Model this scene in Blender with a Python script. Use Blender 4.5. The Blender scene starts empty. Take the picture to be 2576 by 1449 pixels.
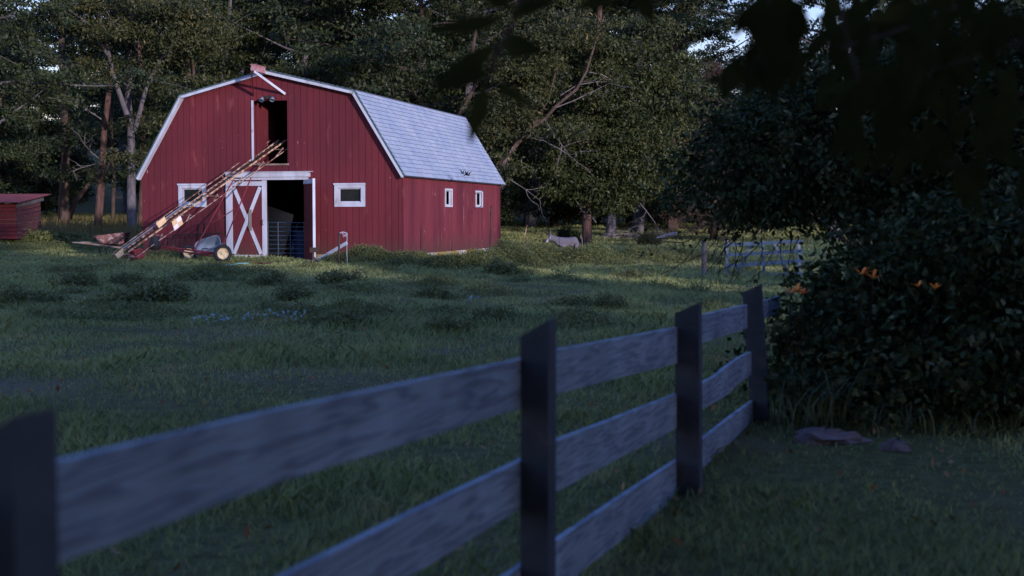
import bpy, math, random
import numpy as np
from mathutils import Vector, Matrix
R = math.radians
random.seed(7); RNG = np.random.default_rng(11)
S = bpy.context.scene
COL = S.collection

# ------------------------------------------------------------------ camera, sky, sun, exposure
CAMZ = 1.42; FPX = 3215.0; PITCH = math.atan(177.5 / FPX)
cd = bpy.data.cameras.new('camera'); cam = bpy.data.objects.new('camera', cd); COL.objects.link(cam)
cam.location = (0, 0, CAMZ); cam.rotation_euler = (R(90) - PITCH, 0, 0)
cd.sensor_width = 36; cd.lens = FPX / 2576 * 36; cd.clip_start = 0.05; cd.clip_end = 1500
cd.dof.use_dof = True; cd.dof.focus_distance = 37; cd.dof.aperture_fstop = 2.8
S.camera = cam

SUN_DIR = Vector((0.566, -0.825, 0)).normalized(); SUN_EL = R(8.5)
W = bpy.data.worlds.new('World'); S.world = W; W.use_nodes = True
nt = W.node_tree; bg = nt.nodes['Background']
sky = nt.nodes.new('ShaderNodeTexSky'); sky.sky_type = 'NISHITA'; sky.sun_disc = False
sky.sun_elevation = SUN_EL; sky.sun_rotation = math.atan2(SUN_DIR.x, SUN_DIR.y)
sky.air_density = 1.6; sky.dust_density = 0.2; sky.ozone_density = 4.0
tint = nt.nodes.new('ShaderNodeMixRGB'); tint.blend_type = 'MULTIPLY'; tint.inputs[0].default_value = 1; tint.inputs[2].default_value = (1.28, 1.14, 1.88, 1)
nt.links.new(sky.outputs[0], tint.inputs[1]); nt.links.new(tint.outputs[0], bg.inputs[0]); bg.inputs[1].default_value = 0.15
sd = bpy.data.lights.new('sun', 'SUN'); sd.energy = 2.0; sd.angle = R(1.0); sd.color = (1.0, 0.86, 0.90)
sun = bpy.data.objects.new('sun', sd); COL.objects.link(sun)
to_sun = Vector((SUN_DIR.x * math.cos(SUN_EL), SUN_DIR.y * math.cos(SUN_EL), math.sin(SUN_EL)))
sun.rotation_euler = to_sun.to_track_quat('Z', 'Y').to_euler(); sun.location = (20, -30, 20)
S.view_settings.view_transform = 'Standard'; S.view_settings.look = 'None'
S.view_settings.exposure = 0.8; S.view_settings.gamma = 1
S.cycles.max_bounces = 5; S.cycles.diffuse_bounces = 3; S.cycles.transparent_max_bounces = 4
S.cycles.sample_clamp_indirect = 4

# ------------------------------------------------------------------ measuring helpers
CP, SP = math.cos(PITCH), math.sin(PITCH)
def ray(px, py):
    x = (px - 1288) / FPX; u = (724.5 - py) / FPX
    return Vector((x, CP + u * SP, -SP + u * CP))
def at(px, py, depth):
    d = ray(px, py); k = depth / d.y
    return Vector((d.x * k, depth, CAMZ + d.z * k))
def sst(t): 
    t = np.clip(t, 0, 1); return t * t * (3 - 2 * t)
_lat = RNG.random((64, 64))
def vnoise(x, y):
    xi = np.floor(x).astype(int); yi = np.floor(y).astype(int); fx = x - xi; fy = y - yi
    fx = fx * fx * (3 - 2 * fx); fy = fy * fy * (3 - 2 * fy)
    a = _lat[xi % 64, yi % 64]; b = _lat[(xi + 1) % 64, yi % 64]; c = _lat[xi % 64, (yi + 1) % 64]; d = _lat[(xi + 1) % 64, (yi + 1) % 64]
    return (a * (1 - fx) + b * fx) * (1 - fy) + (c * (1 - fx) + d * fx) * fy
def ground(x, y):
    x = np.asarray(x, float); y = np.asarray(y, float)
    g = 0.13 * sst((y - 14) / 20) * sst((6 - x) / 12)
    g = g + 0.55 * sst((-x - 11) / 12) * sst((y - 38) / 14)
    g = g + 1.0 * sst((y - 62) / 50) + 16 * sst((y - 112) / 110)
    amp = sst((y - 3) / 10) * sst((400 - y) / 200)
    g = g + amp * (0.10 * (vnoise(x * 0.35 + 9, y * 0.35) - 0.5) + 0.07 * (vnoise(x * 1.1, y * 0.9 + 5) - 0.5))
    near = np.exp(-((x + 6.5) ** 2 / 60 + (y - 38) ** 2 / 18))
    return g * (1 - near) + (0.13 + .20 * np.exp(-((x + 11) ** 2 / 8 + (y - 37) ** 2 / 7))) * near
def gz(x, y): return float(ground(x, y))
def onground(px, py):
    d = ray(px, py); t = 3.0
    for i in range(6000):
        p = Vector((0, 0, CAMZ)) + d * t
        if p.z < gz(p.x, p.y): return Vector((p.x, p.y, gz(p.x, p.y)))
        t += 0.03 if t < 60 else .1
    return Vector((0, 0, CAMZ)) + d * t

# ------------------------------------------------------------------ materials
def mat(name, c1, c2=None, scale=4, rough=0.8, bump=0.0, bscale=None, metal=0, detail=6, stretch=(1, 1, 1), trans=0, lo=0.35, hi=0.65, spec=0.3, extra=None):
    m = bpy.data.materials.new(name); m.use_nodes = True; n = m.node_tree.nodes; l = m.node_tree.links
    b = n['Principled BSDF']; b.inputs['Roughness'].default_value = rough; b.inputs['Metallic'].default_value = metal
    b.inputs['Specular IOR Level'].default_value = spec
    tc = n.new('ShaderNodeTexCoord'); mp = n.new('ShaderNodeMapping'); mp.inputs['Scale'].default_value = stretch
    l.new(tc.outputs['Object'], mp.inputs[0])
    b.inputs['Base Color'].default_value = (*c1, 1)
    col = None
    if c2 is not None:
        nz = n.new('ShaderNodeTexNoise'); nz.inputs['Scale'].default_value = scale; nz.inputs['Detail'].default_value = detail
        l.new(mp.outputs[0], nz.inputs['Vector'])
        cr = n.new('ShaderNodeValToRGB'); cr.color_ramp.elements[0].position = lo; cr.color_ramp.elements[1].position = hi
        cr.color_ramp.elements[0].color = (*c1, 1); cr.color_ramp.elements[1].color = (*c2, 1)
        l.new(nz.outputs['Fac'], cr.inputs[0]); col = cr.outputs[0]
        if extra:
            nz2 = n.new('ShaderNodeTexNoise'); nz2.inputs['Scale'].default_value = extra[1]; nz2.inputs['Detail'].default_value = 8
            l.new(mp.outputs[0], nz2.inputs['Vector'])
            r2 = n.new('ShaderNodeValToRGB'); r2.color_ramp.elements[0].position = extra[2]; r2.color_ramp.elements[1].position = extra[3]
            l.new(nz2.outputs['Fac'], r2.inputs[0])
            mx = n.new('ShaderNodeMixRGB'); l.new(r2.outputs[0], mx.inputs[0]); l.new(col, mx.inputs[1]); mx.inputs[2].default_value = (*extra[0], 1)
            col = mx.outputs[0]
        l.new(col, b.inputs['Base Color'])
    if bump:
        nb = n.new('ShaderNodeTexNoise'); nb.inputs['Scale'].default_value = bscale or scale * 3; nb.inputs['Detail'].default_value = 8
        l.new(mp.outputs[0], nb.inputs['Vector'])
        bp = n.new('ShaderNodeBump'); bp.inputs['Strength'].default_value = bump; bp.inputs['Distance'].default_value = 0.02
        l.new(nb.outputs['Fac'], bp.inputs['Height']); l.new(bp.outputs[0], b.inputs['Normal'])
    if trans:
        tr = n.new('ShaderNodeBsdfTranslucent'); ms = n.new('ShaderNodeMixShader'); ms.inputs[0].default_value = trans
        if col is not None: l.new(col, tr.inputs[0])
        else: tr.inputs[0].default_value = (*c1, 1)
        l.new(b.outputs[0], ms.inputs[1]); l.new(tr.outputs[0], ms.inputs[2]); l.new(ms.outputs[0], n['Material Output'].inputs[0])
    return m
def leafmat(name, c1, c2, c3, scale=0.5, rough=0.55, trans=0.2, spec=0.35):
    """green leaves: large light/dark patches, a few yellowing sprays"""
    m = mat(name, c1, c2, scale=scale, rough=rough, trans=trans, spec=spec, lo=.3, hi=.7, extra=(c3, scale * 2.3, .56, .74))
    return m

M = {}
M['red'] = mat('barn_red', (.17, .025, .034), (.105, .018, .026), scale=.7, rough=.75, bump=.15, bscale=30, stretch=(1, 1, .35), extra=((.34, .10, .09), 3.2, .62, .85))
M['redside'] = mat('barn_red_faded', (.21, .037, .048), (.13, .022, .034), scale=1.2, rough=.75, bump=.15, bscale=30, stretch=(1, 1.6, .18), extra=((.42, .2, .2), 5.5, .64, .8))
M['reddark'] = mat('weathered_red', (.16, .022, .024), (.10, .018, .02), scale=2, rough=.8, bump=.1)
M['white'] = mat('weathered_white_paint', (.58, .62, .70), (.42, .43, .48), scale=3, rough=.7, bump=.2, bscale=25, stretch=(1, 1, .4), lo=.45, hi=.75, extra=((.28, .2, .18), 6, .66, .8))
M['trimgreen'] = mat('drip_edge', (.06, .12, .13), (.12, .2, .2), scale=4, rough=.5, metal=.3)
M['concrete'] = mat('concrete', (.50, .48, .46), (.26, .2, .1), scale=1.5, rough=.9, bump=.4, bscale=18, extra=((.30, .20, .03), 1.1, .48, .62))
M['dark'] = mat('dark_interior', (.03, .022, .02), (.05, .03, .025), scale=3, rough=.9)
M['wood'] = mat('bare_wood', (.20, .14, .10), (.32, .26, .22), scale=5, rough=.85, bump=.3, stretch=(1, 1, .2))
M['glass'] = mat('window_glass', (.008, .012, .012), (.02, .022, .02), scale=3, rough=.3, spec=.25)
M['rust'] = mat('rusty_steel', (.16, .06, .035), (.5, .36, .27), scale=7, rough=.7, bump=.2, lo=.4, hi=.6)
M['elev'] = mat('flaking_yellow_steel', (.18, .075, .04), (.55, .36, .22), scale=9, rough=.6, lo=.42, hi=.55)
M['paleyellow'] = mat('faded_yellow_paint', (.78, .56, .30), (.62, .36, .18), scale=5, rough=.6, lo=.5, hi=.8)
M['steel'] = mat('worn_steel', (.28, .33, .38), (.20, .16, .14), scale=8, rough=.45, metal=.5, lo=.5, hi=.7)
M['galv'] = mat('galvanised_steel', (.20, .27, .34), (.14, .19, .24), scale=9, rough=.5, metal=.25)
M['bluebar'] = mat('blue_grey_tube', (.05, .09, .14), (.08, .11, .14), scale=6, rough=.4, metal=.3)
M['darksteel'] = mat('dark_steel', (.03, .025, .024), (.07, .04, .03), scale=8, rough=.6, metal=.2)
M['redpaint'] = mat('red_machine_paint', (.33, .04, .05), (.2, .03, .035), scale=8, rough=.5)
M['rubber'] = mat('black_rubber', (.016, .018, .022), (.03, .03, .034), scale=12, rough=.7, bump=.2)
M['rimcream'] = mat('cream_rim', (.75, .62, .38), (.4, .25, .12), scale=9, rough=.5, lo=.5, hi=.75)
M['blueplastic'] = mat('blue_plastic', (.012, .03, .085), rough=.45)
M['tan'] = mat('tan_board', (.30, .20, .12), (.36, .27, .18), scale=2, rough=.8)
M['rusttub'] = mat('rusty_tub', (.20, .085, .07), (.33, .17, .15), scale=6, rough=.7, bump=.2, extra=((.5, .42, .45), 9, .55, .62))
M['bark'] = mat('brown_bark', (.06, .042, .034), (.12, .085, .07), scale=5, rough=.95, bump=.8, bscale=14, stretch=(1, 1, .22))
M['barkred'] = mat('reddish_bark', (.055, .034, .03), (.15, .085, .07), scale=7, rough=.95, bump=1, bscale=14, stretch=(1, 1, .25))
M['barkgrey'] = mat('grey_bark', (.08, .075, .08), (.16, .145, .155), scale=6, rough=.95, bump=.8, bscale=16, stretch=(1, 1, .22))
M['deadwood'] = mat('bleached_deadwood', (.26, .23, .24), (.15, .125, .12), scale=6, rough=.9, bump=.4, stretch=(1, 1, .3))
M['twig'] = mat('dark_twig', (.035, .026, .022), (.06, .04, .03), scale=8, rough=.9)
M['fence'] = mat('weathered_fence_post', (.035, .043, .055), (.075, .088, .11), scale=3, rough=.8, bump=.35, bscale=20, lo=.35, hi=.7, extra=((.15, .11, .11), 5, .6, .8))
M['leafA'] = leafmat('leaves_mid_green', (.018, .030, .010), (.080, .100, .030), (.17, .155, .045), .9)
M['leafB'] = leafmat('leaves_dark_green', (.013, .024, .010), (.052, .076, .026), (.10, .11, .033), .85)
M['leafC'] = leafmat('leaves_yellowing', (.022, .034, .013), (.080, .092, .030), (.22, .17, .06), 1.0)
M['leafD'] = leafmat('leaves_brown_needles', (.07, .045, .035), (.12, .075, .06), (.15, .10, .08), .8)
M['leafbush'] = leafmat('leaves_thicket', (.014, .026, .009), (.05, .072, .028), (.22, .24, .13), 2.6, rough=.65, trans=.12, spec=.1)
M['leafnear'] = leafmat('leaves_near', (.016, .021, .006), (.030, .036, .010), (.05, .05, .012), 3, rough=.7, trans=.25, spec=.05)
M['leafweed'] = leafmat('leaves_weed', (.09, .11, .036), (.17, .19, .06), (.24, .23, .075), 1.2)
M['grass'] = leafmat('grass_blades', (.24, .28, .105), (.39, .435, .165), (.45, .40, .19), .5, rough=.6, trans=.25, spec=.3)
M['grassdry'] = leafmat('tall_yellow_grass', (.10, .09, .03), (.17, .13, .045), (.22, .16, .06), 1.2)
M['orange'] = mat('orange_petal', (.95, .22, .03), (1.0, .38, .06), scale=20, rough=.6, trans=.2)
M['rock'] = mat('pinkish_fieldstone', (.10, .08, .08), (.2, .15, .15), scale=5, rough=.9, bump=.6)
M['bird'] = mat('bird_black', (.012, .012, .016), rough=.5)

def mud(m):
    n = m.node_tree.nodes; l = m.node_tree.links; b = n['Principled BSDF']; src = b.inputs['Base Color'].links[0].from_socket
    tc = n.new('ShaderNodeTexCoord'); sx = n.new('ShaderNodeSeparateXYZ'); l.new(tc.outputs['Object'], sx.inputs[0])
    nz = n.new('ShaderNodeTexNoise'); nz.inputs['Scale'].default_value = 5; nz.inputs['Detail'].default_value = 8; l.new(tc.outputs['Object'], nz.inputs['Vector'])
    ad = n.new('ShaderNodeMath'); ad.operation = 'MULTIPLY_ADD'; l.new(nz.outputs['Fac'], ad.inputs[0]); ad.inputs[1].default_value = -.9; l.new(sx.outputs[2], ad.inputs[2])
    mr = n.new('ShaderNodeMapRange'); mr.inputs[1].default_value = -.15; mr.inputs[2].default_value = .45; mr.inputs[3].default_value = .75; mr.inputs[4].default_value = 0; l.new(ad.outputs[0], mr.inputs[0])
    mx = n.new('ShaderNodeMixRGB'); l.new(mr.outputs[0], mx.inputs[0]); l.new(src, mx.inputs[1]); mx.inputs[2].default_value = (.085, .045, .035, 1)
    vo = n.new('ShaderNodeTexNoise'); vo.inputs['Scale'].default_value = 9; vo.inputs['Detail'].default_value = 3; mp = n.new('ShaderNodeMapping'); mp.inputs['Scale'].default_value = (1, 1, .5); l.new(tc.outputs['Object'], mp.inputs[0]); l.new(mp.outputs[0], vo.inputs['Vector'])
    cr = n.new('ShaderNodeValToRGB'); cr.color_ramp.elements[0].position = .72; cr.color_ramp.elements[1].position = .76; l.new(vo.outputs['Fac'], cr.inputs[0])
    m2 = n.new('ShaderNodeMixRGB'); l.new(cr.outputs[0], m2.inputs[0]); l.new(mx.outputs[0], m2.inputs[1]); m2.inputs[2].default_value = (.45, .33, .34, 1); l.new(m2.outputs[0], b.inputs['Base Color'])
mud(M['red']); mud(M['redside'])
def ground_mat():
    m = bpy.data.materials.new('pasture_ground'); m.use_nodes = True; n = m.node_tree.nodes; l = m.node_tree.links
    b = n['Principled BSDF']; b.inputs['Roughness'].default_value = .95; b.inputs['Specular IOR Level'].default_value = .1
    tc = n.new('ShaderNodeTexCoord')
    def noise(s, d=8):
        k = n.new('ShaderNodeTexNoise'); k.inputs['Scale'].default_value = s; k.inputs['Detail'].default_value = d; l.new(tc.outputs['Object'], k.inputs['Vector']); return k
    def ramp(src, a, c, ca, cc):
        r = n.new('ShaderNodeValToRGB'); r.color_ramp.elements[0].position = a; r.color_ramp.elements[1].position = c
        r.color_ramp.elements[0].color = (*ca, 1); r.color_ramp.elements[1].color = (*cc, 1); l.new(src.outputs['Fac'], r.inputs[0]); return r
    r1 = ramp(noise(9), .35, .65, (.075, .075, .028), (.13, .13, .05))
    r2 = ramp(noise(14), .35, .7, (.11, .085, .06), (.18, .145, .105))
    mx = n.new('ShaderNodeMixRGB'); msk = ramp(noise(.35, 5), .50, .66, (0, 0, 0), (1, 1, 1))
    l.new(msk.outputs[0], mx.inputs[0]); l.new(r1.outputs[0], mx.inputs[1]); l.new(r2.outputs[0], mx.inputs[2])
    l.new(mx.outputs[0], b.inputs['Base Color'])
    bp = n.new('ShaderNodeBump'); bp.inputs['Strength'].default_value = .8; bp.inputs['Distance'].default_value = .05
    l.new(noise(22).outputs['Fac'], bp.inputs['Height']); l.new(bp.outputs[0], b.inputs['Normal'])
    return m
M['ground'] = ground_mat()

def shingle_mat(name, a, b_):
    m = bpy.data.materials.new(name); m.use_nodes = True; n = m.node_tree.nodes; l = m.node_tree.links
    b = n['Principled BSDF']; b.inputs['Roughness'].default_value = .75; b.inputs['Specular IOR Level'].default_value = .35
    uv = n.new('ShaderNodeUVMap'); uv.uv_map = 'UVMap'
    br = n.new('ShaderNodeTexBrick'); br.inputs['Scale'].default_value = 1; br.inputs['Brick Width'].default_value = .16; br.inputs['Row Height'].default_value = .155
    br.inputs['Mortar Size'].default_value = .003; br.inputs['Color1'].default_value = (*a, 1); br.inputs['Color2'].default_value = (*b_, 1)
    br.inputs['Mortar'].default_value = (.16, .18, .22, 1); br.inputs['Bias'].default_value = 0
    l.new(uv.outputs[0], br.inputs['Vector'])
    nz = n.new('ShaderNodeTexNoise'); nz.inputs['Scale'].default_value = .8; nz.inputs['Detail'].default_value = 9; l.new(uv.outputs[0], nz.inputs['Vector'])
    cr = n.new('ShaderNodeValToRGB'); cr.color_ramp.elements[0].position = .35; cr.color_ramp.elements[1].position = .7
    cr.color_ramp.elements[0].color = (.72, .78, .9, 1); cr.color_ramp.elements[1].color = (1, .98, 1, 1); l.new(nz.outputs['Fac'], cr.inputs[0])
    mx = n.new('ShaderNodeMixRGB'); mx.blend_type = 'MULTIPLY'; mx.inputs[0].default_value = 1
    l.new(br.outputs[0], mx.inputs[1]); l.new(cr.outputs[0], mx.inputs[2]); l.new(mx.outputs[0], b.inputs['Base Color'])
    n2 = n.new('ShaderNodeTexNoise'); n2.inputs['Scale'].default_value = 60; l.new(uv.outputs[0], n2.inputs['Vector'])
    bp = n.new('ShaderNodeBump'); bp.inputs['Strength'].default_value = .4; bp.inputs['Distance'].default_value = .01
    l.new(n2.outputs['Fac'], bp.inputs['Height']); l.new(bp.outputs[0], b.inputs['Normal'])
    return m
M['shingle'] = shingle_mat('grey_shingles', (.50, .56, .60), (.40, .45, .50))

# ------------------------------------------------------------------ mesh builder
class MB:
    def __init__(s): s.v = []; s.f = []; s.uv = None
    def add(s, vs, fs):
        o = len(s.v); s.v += [tuple(p) for p in vs]; s.f += [tuple(i + o for i in f) for f in fs]; return s
    def box(s, x0, x1, y0, y1, z0, z1):
        return s.add([(x0, y0, z0), (x1, y0, z0), (x1, y1, z0), (x0, y1, z0), (x0, y0, z1), (x1, y0, z1), (x1, y1, z1), (x0, y1, z1)],
                     [(0, 3, 2, 1), (4, 5, 6, 7), (0, 1, 5, 4), (1, 2, 6, 5), (2, 3, 7, 6), (3, 0, 4, 7)])
    def bar(s, a, b, w, h, up=(0, 0, 1)):
        a = Vector(a); b = Vector(b); d = (b - a).normalized(); up = Vector(up)
        sx = d.cross(up)
        if sx.length < 1e-4: sx = d.cross(Vector((1, 0, 0)))
        sx.normalize(); uz = sx.cross(d).normalized(); sx *= w / 2; uz *= h / 2
        vs = [a - sx - uz, a + sx - uz, a + sx + uz, a - sx + uz, b - sx - uz, b + sx - uz, b + sx + uz, b - sx + uz]
        return s.add(vs, [(0, 1, 2, 3), (7, 6, 5, 4), (0, 4, 5, 1), (1, 5, 6, 2), (2, 6, 7, 3), (3, 7, 4, 0)])
    def tube(s, pts, r, n=8, caps=True):
        pts = [Vector(p) for p in pts]; m = len(pts)
        rs = r if isinstance(r, (list, tuple)) else [r] * m
        o = len(s.v); ref = None
        for i, p in enumerate(pts):
            d = (pts[min(i + 1, m - 1)] - pts[max(i - 1, 0)]).normalized()
            if ref is None:
                ref = d.orthogonal().normalized()
            ref = (ref - d * ref.dot(d))
            ref = ref.normalized() if ref.length > 1e-5 else d.orthogonal().normalized()
            bi = d.cross(ref)
            for k in range(n):
                a = 2 * math.pi * k / n
                s.v.append(tuple(p + (ref * math.cos(a) + bi * math.sin(a)) * rs[i]))
        for i in range(m - 1):
            for k in range(n):
                k2 = (k + 1) % n
                s.f.append((o + i * n + k, o + i * n + k2, o + (i + 1) * n + k2, o + (i + 1) * n + k))
        if caps:
            s.f.append(tuple(o + k for k in reversed(range(n)))); s.f.append(tuple(o + (m - 1) * n + k for k in range(n)))
        return s
    def lathe(s, prof, c=(0, 0, 0), axis='z', n=24):
        o = len(s.v)
        for (r, h) in prof:
            for k in range(n):
                a = 2 * math.pi * k / n; x, y = r * math.cos(a), r * math.sin(a)
                p = (x, y, h) if axis == 'z' else ((x, h, y) if axis == 'y' else (h, x, y))
                s.v.append((p[0] + c[0], p[1] + c[1], p[2] + c[2]))
        for i in range(len(prof) - 1):
            for k in range(n):
                k2 = (k + 1) % n; s.f.append((o + i * n + k, o + i * n + k2, o + (i + 1) * n + k2, o + (i + 1) * n + k))
        return s
    def quad(s, *p): return s.add(p, [tuple(range(len(p)))])
    def build(s, name, m, parent=None, origin=(0, 0, 0), smooth=False):
        me = bpy.data.meshes.new(name); ox, oy, oz = origin
        me.from_pydata([(x - ox, y - oy, z - oz) for x, y, z in s.v], [], s.f); me.update()
        me.materials.append(m)
        if smooth: me.polygons.foreach_set('use_smooth', [True] * len(me.polygons))
        o = bpy.data.objects.new(name, me); COL.objects.link(o)
        if parent: o.parent = parent
        else: o.location = origin
        return o
def np_mesh(name, V, F, m, parent=None, loc=(0, 0, 0)):
    """V (n,3) float, F (m,k) int"""
    me = bpy.data.meshes.new(name); k = F.shape[1]
    me.vertices.add(len(V)); me.vertices.foreach_set('co', np.ascontiguousarray(V, dtype=np.float32).ravel())
    me.loops.add(F.size); me.loops.foreach_set('vertex_index', np.ascontiguousarray(F, dtype=np.int32).ravel())
    me.polygons.add(len(F)); me.polygons.foreach_set('loop_start', np.arange(0, F.size, k, dtype=np.int32))
    me.update(calc_edges=True); me.materials.append(m)
    o = bpy.data.objects.new(name, me); COL.objects.link(o); o.location = loc
    if parent: o.parent = parent
    return o
def tag(o, label=None, cat=None, group=None, kind=None):
    if label: o['label'] = label
    if cat: o['category'] = cat
    if group: o['group'] = group
    if kind: o['kind'] = kind
    return o
def empty(name, loc=(0, 0, 0), rz=0, label=None, cat=None, group=None):
    o = bpy.data.objects.new(name, None); COL.objects.link(o); o.location = loc; o.rotation_euler = (0, 0, rz); o.empty_display_size = .2
    return tag(o, label, cat, group)
def copy_tree(o, parent=None):
    c = o.copy(); COL.objects.link(c)
    if parent: c.parent = parent
    for ch in list(o.children): copy_tree(ch, c)
    return c
def unit(a): return a / np.maximum(np.linalg.norm(a, axis=1, keepdims=True), 1e-6)
def leaves(C, L, Wd, rng, droop=.3, out=None, outw=0.6):
    """one pointed leaf (two folded triangles as a quad) at each centre"""
    n = len(C); d = rng.normal(size=(n, 3)); d[:, 2] -= droop
    if out is not None: d = unit(d) + out * outw
    d = unit(d); s = unit(np.cross(d, rng.normal(size=(n, 3))))
    Ls = (L * rng.uniform(.5, 1.5, n))[:, None]; Ws = (Wd * rng.uniform(.7, 1.2, n))[:, None]
    V = np.stack([C, C + d * Ls * .45 + s * Ws * .5, C + d * Ls, C + d * Ls * .45 - s * Ws * .5], 1).reshape(-1, 3)
    return V, np.arange(4 * n).reshape(n, 4)

# ------------------------------------------------------------------ ground and grass
def make_ground():
    xs = np.sinh(np.linspace(-3.6, 3.6, 220)) / math.sinh(3.6) * 260
    ys = np.concatenate([np.linspace(-90, -4, 24), np.linspace(-3, 20, 120), np.linspace(20.3, 80, 160), np.linspace(82, 320, 50)])
    X, Y = np.meshgrid(xs, ys); Z = ground(X, Y)
    V = np.stack([X, Y, Z], -1).reshape(-1, 3); nx, ny = len(xs), len(ys)
    i = np.arange(nx - 1)[None, :] + np.arange(ny - 1)[:, None] * nx
    F = np.stack([i, i + 1, i + 1 + nx, i + nx], -1).reshape(-1, 4)
    o = np_mesh('pasture_ground', V, F, M['ground']); o.data.polygons.foreach_set('use_smooth', [True] * len(F))
    tag(o, kind='structure', label='rough green pasture running from the fence to the wood')
make_ground()

bx0 = Vector((-3.165, 37, 0)); E1 = Vector((.9636, -.2673, 0)); E2 = Vector((.2673, .9636, 0)); BW, BD = 8.45, 10.15
BO = bx0 - E1 * BW
def in_barn(x, y, m=0.05):
    u = (x - BO.x) * E1.x + (y - BO.y) * E1.y; v = (x - BO.x) * E2.x + (y - BO.y) * E2.y
    return (u > -m) & (u < BW + m) & (v > -m) & (v < BD + m)
def make_grass():
    rng = np.random.default_rng(3)
    VV = []; FF = []; n0 = 0
    # bands: depth range, blades per m2, blade height, width
    for (a, b, dens, h, w) in [(1.9, 6, 2600, .06, .006), (6, 13, 1500, .07, .009), (13, 26, 900, .07, .010), (26, 46, 560, .085, .016), (46, 112, 90, .13, .04)]:
        hw = lambda y: .43 * y + .6
        area = (hw(a) + hw(b)) * (b - a); N = int(area * dens)
        y = a + (b - a) * np.sqrt(rng.random(N) * (1 - (a / b) ** 2) + (a / b) ** 2) if False else rng.uniform(a, b, N)
        keep = rng.random(N) < hw(y) / hw(b); y = y[keep]; x = rng.uniform(-1, 1, len(y)) * hw(y)
        k = ~in_barn(x, y); x = x[k]; y = y[k]
        tuft = vnoise(x * 1.6 + 3, y * 1.6 + 7) * .55 + vnoise(x * .45, y * .45 + 20) * .45
        bare = np.exp(-(((x + 4.5) / 4) ** 2 + ((y - 9) / 4) ** 2)) * .75 + np.exp(-(((x + 5.5) / 2.2) ** 2 + ((y - 35.3) / .6) ** 2)) * .8
        k = rng.random(len(x)) < np.clip((tuft - .1) * 2.2 - bare * .8, .34, 1); x = x[k]; y = y[k]; tuft = tuft[k]; bare = bare[k]
        n = len(x); z = ground(x, y) - .01
        H = h * rng.uniform(.35, 1.4, n) * (.34 + 2.5 * tuft ** 2.2) * (1 - .6 * np.clip(bare, 0, 1))
        ang = rng.uniform(0, 2 * np.pi, n); lean = rng.uniform(.2, 1.2, n) * H; la = rng.uniform(0, 2 * np.pi, n)
        B = np.stack([x, y, z], 1); s = np.stack([np.cos(ang), np.sin(ang), 0 * ang], 1) * (w * rng.uniform(.7, 1.3, n))[:, None] * .5
        T = B + np.stack([np.cos(la) * lean, np.sin(la) * lean, H], 1)
        Mi = B + np.stack([np.cos(la) * lean * .3, np.sin(la) * lean * .3, H * .6], 1)
        V = np.stack([B - s, B + s, Mi + s * .9, T, Mi - s * .9], 1).reshape(-1, 3)
        VV.append(V); FF.append(np.arange(5 * n).reshape(n, 5) + n0); n0 += 5 * n
    o = np_mesh('grass', np.concatenate(VV), np.concatenate(FF), M['grass'])
    tag(o, 'tufted green grass covering the pasture', 'grass', kind='stuff')
make_grass()

# ------------------------------------------------------------------ barn
BARN = empty('barn', (BO.x, BO.y, 0), math.atan2(E1.y, E1.x), 'red gambrel barn with pale shingle roof and white trimmed openings', 'barn')
def bw(u, v, z): return Vector((BO.x, BO.y, 0)) + E1 * u + E2 * v + Vector((0, 0, z))
def Fp(px, py, v=0.0):
    """pixel -> (u,z) on the plane at depth v parallel to the front wall"""
    d = ray(px, py); c = Vector((0, 0, CAMZ)); n = E2; t = (BO + E2 * v - c).dot(n) / d.dot(n); p = c + d * t
    return ((p - BO).dot(E1), p.z)
def Sp(px, py, u=BW):
    d = ray(px, py); c = Vector((0, 0, CAMZ)); t = (BO + E1 * u - c).dot(E1) / d.dot(E1); p = c + d * t
    return ((p - BO).dot(E2), p.z)
ZE, ZB, ZP = 2.74, 5.03, 5.70      # eave, break, peak
UB = 1.43                          # break inset
def top(u):
    u2 = min(u, BW - u)
    return ZE + (ZB - ZE) * u2 / UB if u2 < UB else ZB + (ZP - ZB) * (u2 - UB) / (BW / 2 - UB)
Z0 = .34
def rect(a, b):  # two pixel corners -> u0,u1,z0,z1
    u0, z1 = Fp(*a); u1, z0 = Fp(*b); return (u0, u1, z0, z1)
WL = rect((458, 473), (511, 511)); WR = rect((851, 472), (910, 510))
LOFT = rect((638, 254.5), (723.8, 411)); DOOR = rect((596, 453), (767, 655)); DOOR = (DOOR[0], DOOR[1], Z0, DOOR[3])
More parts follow.
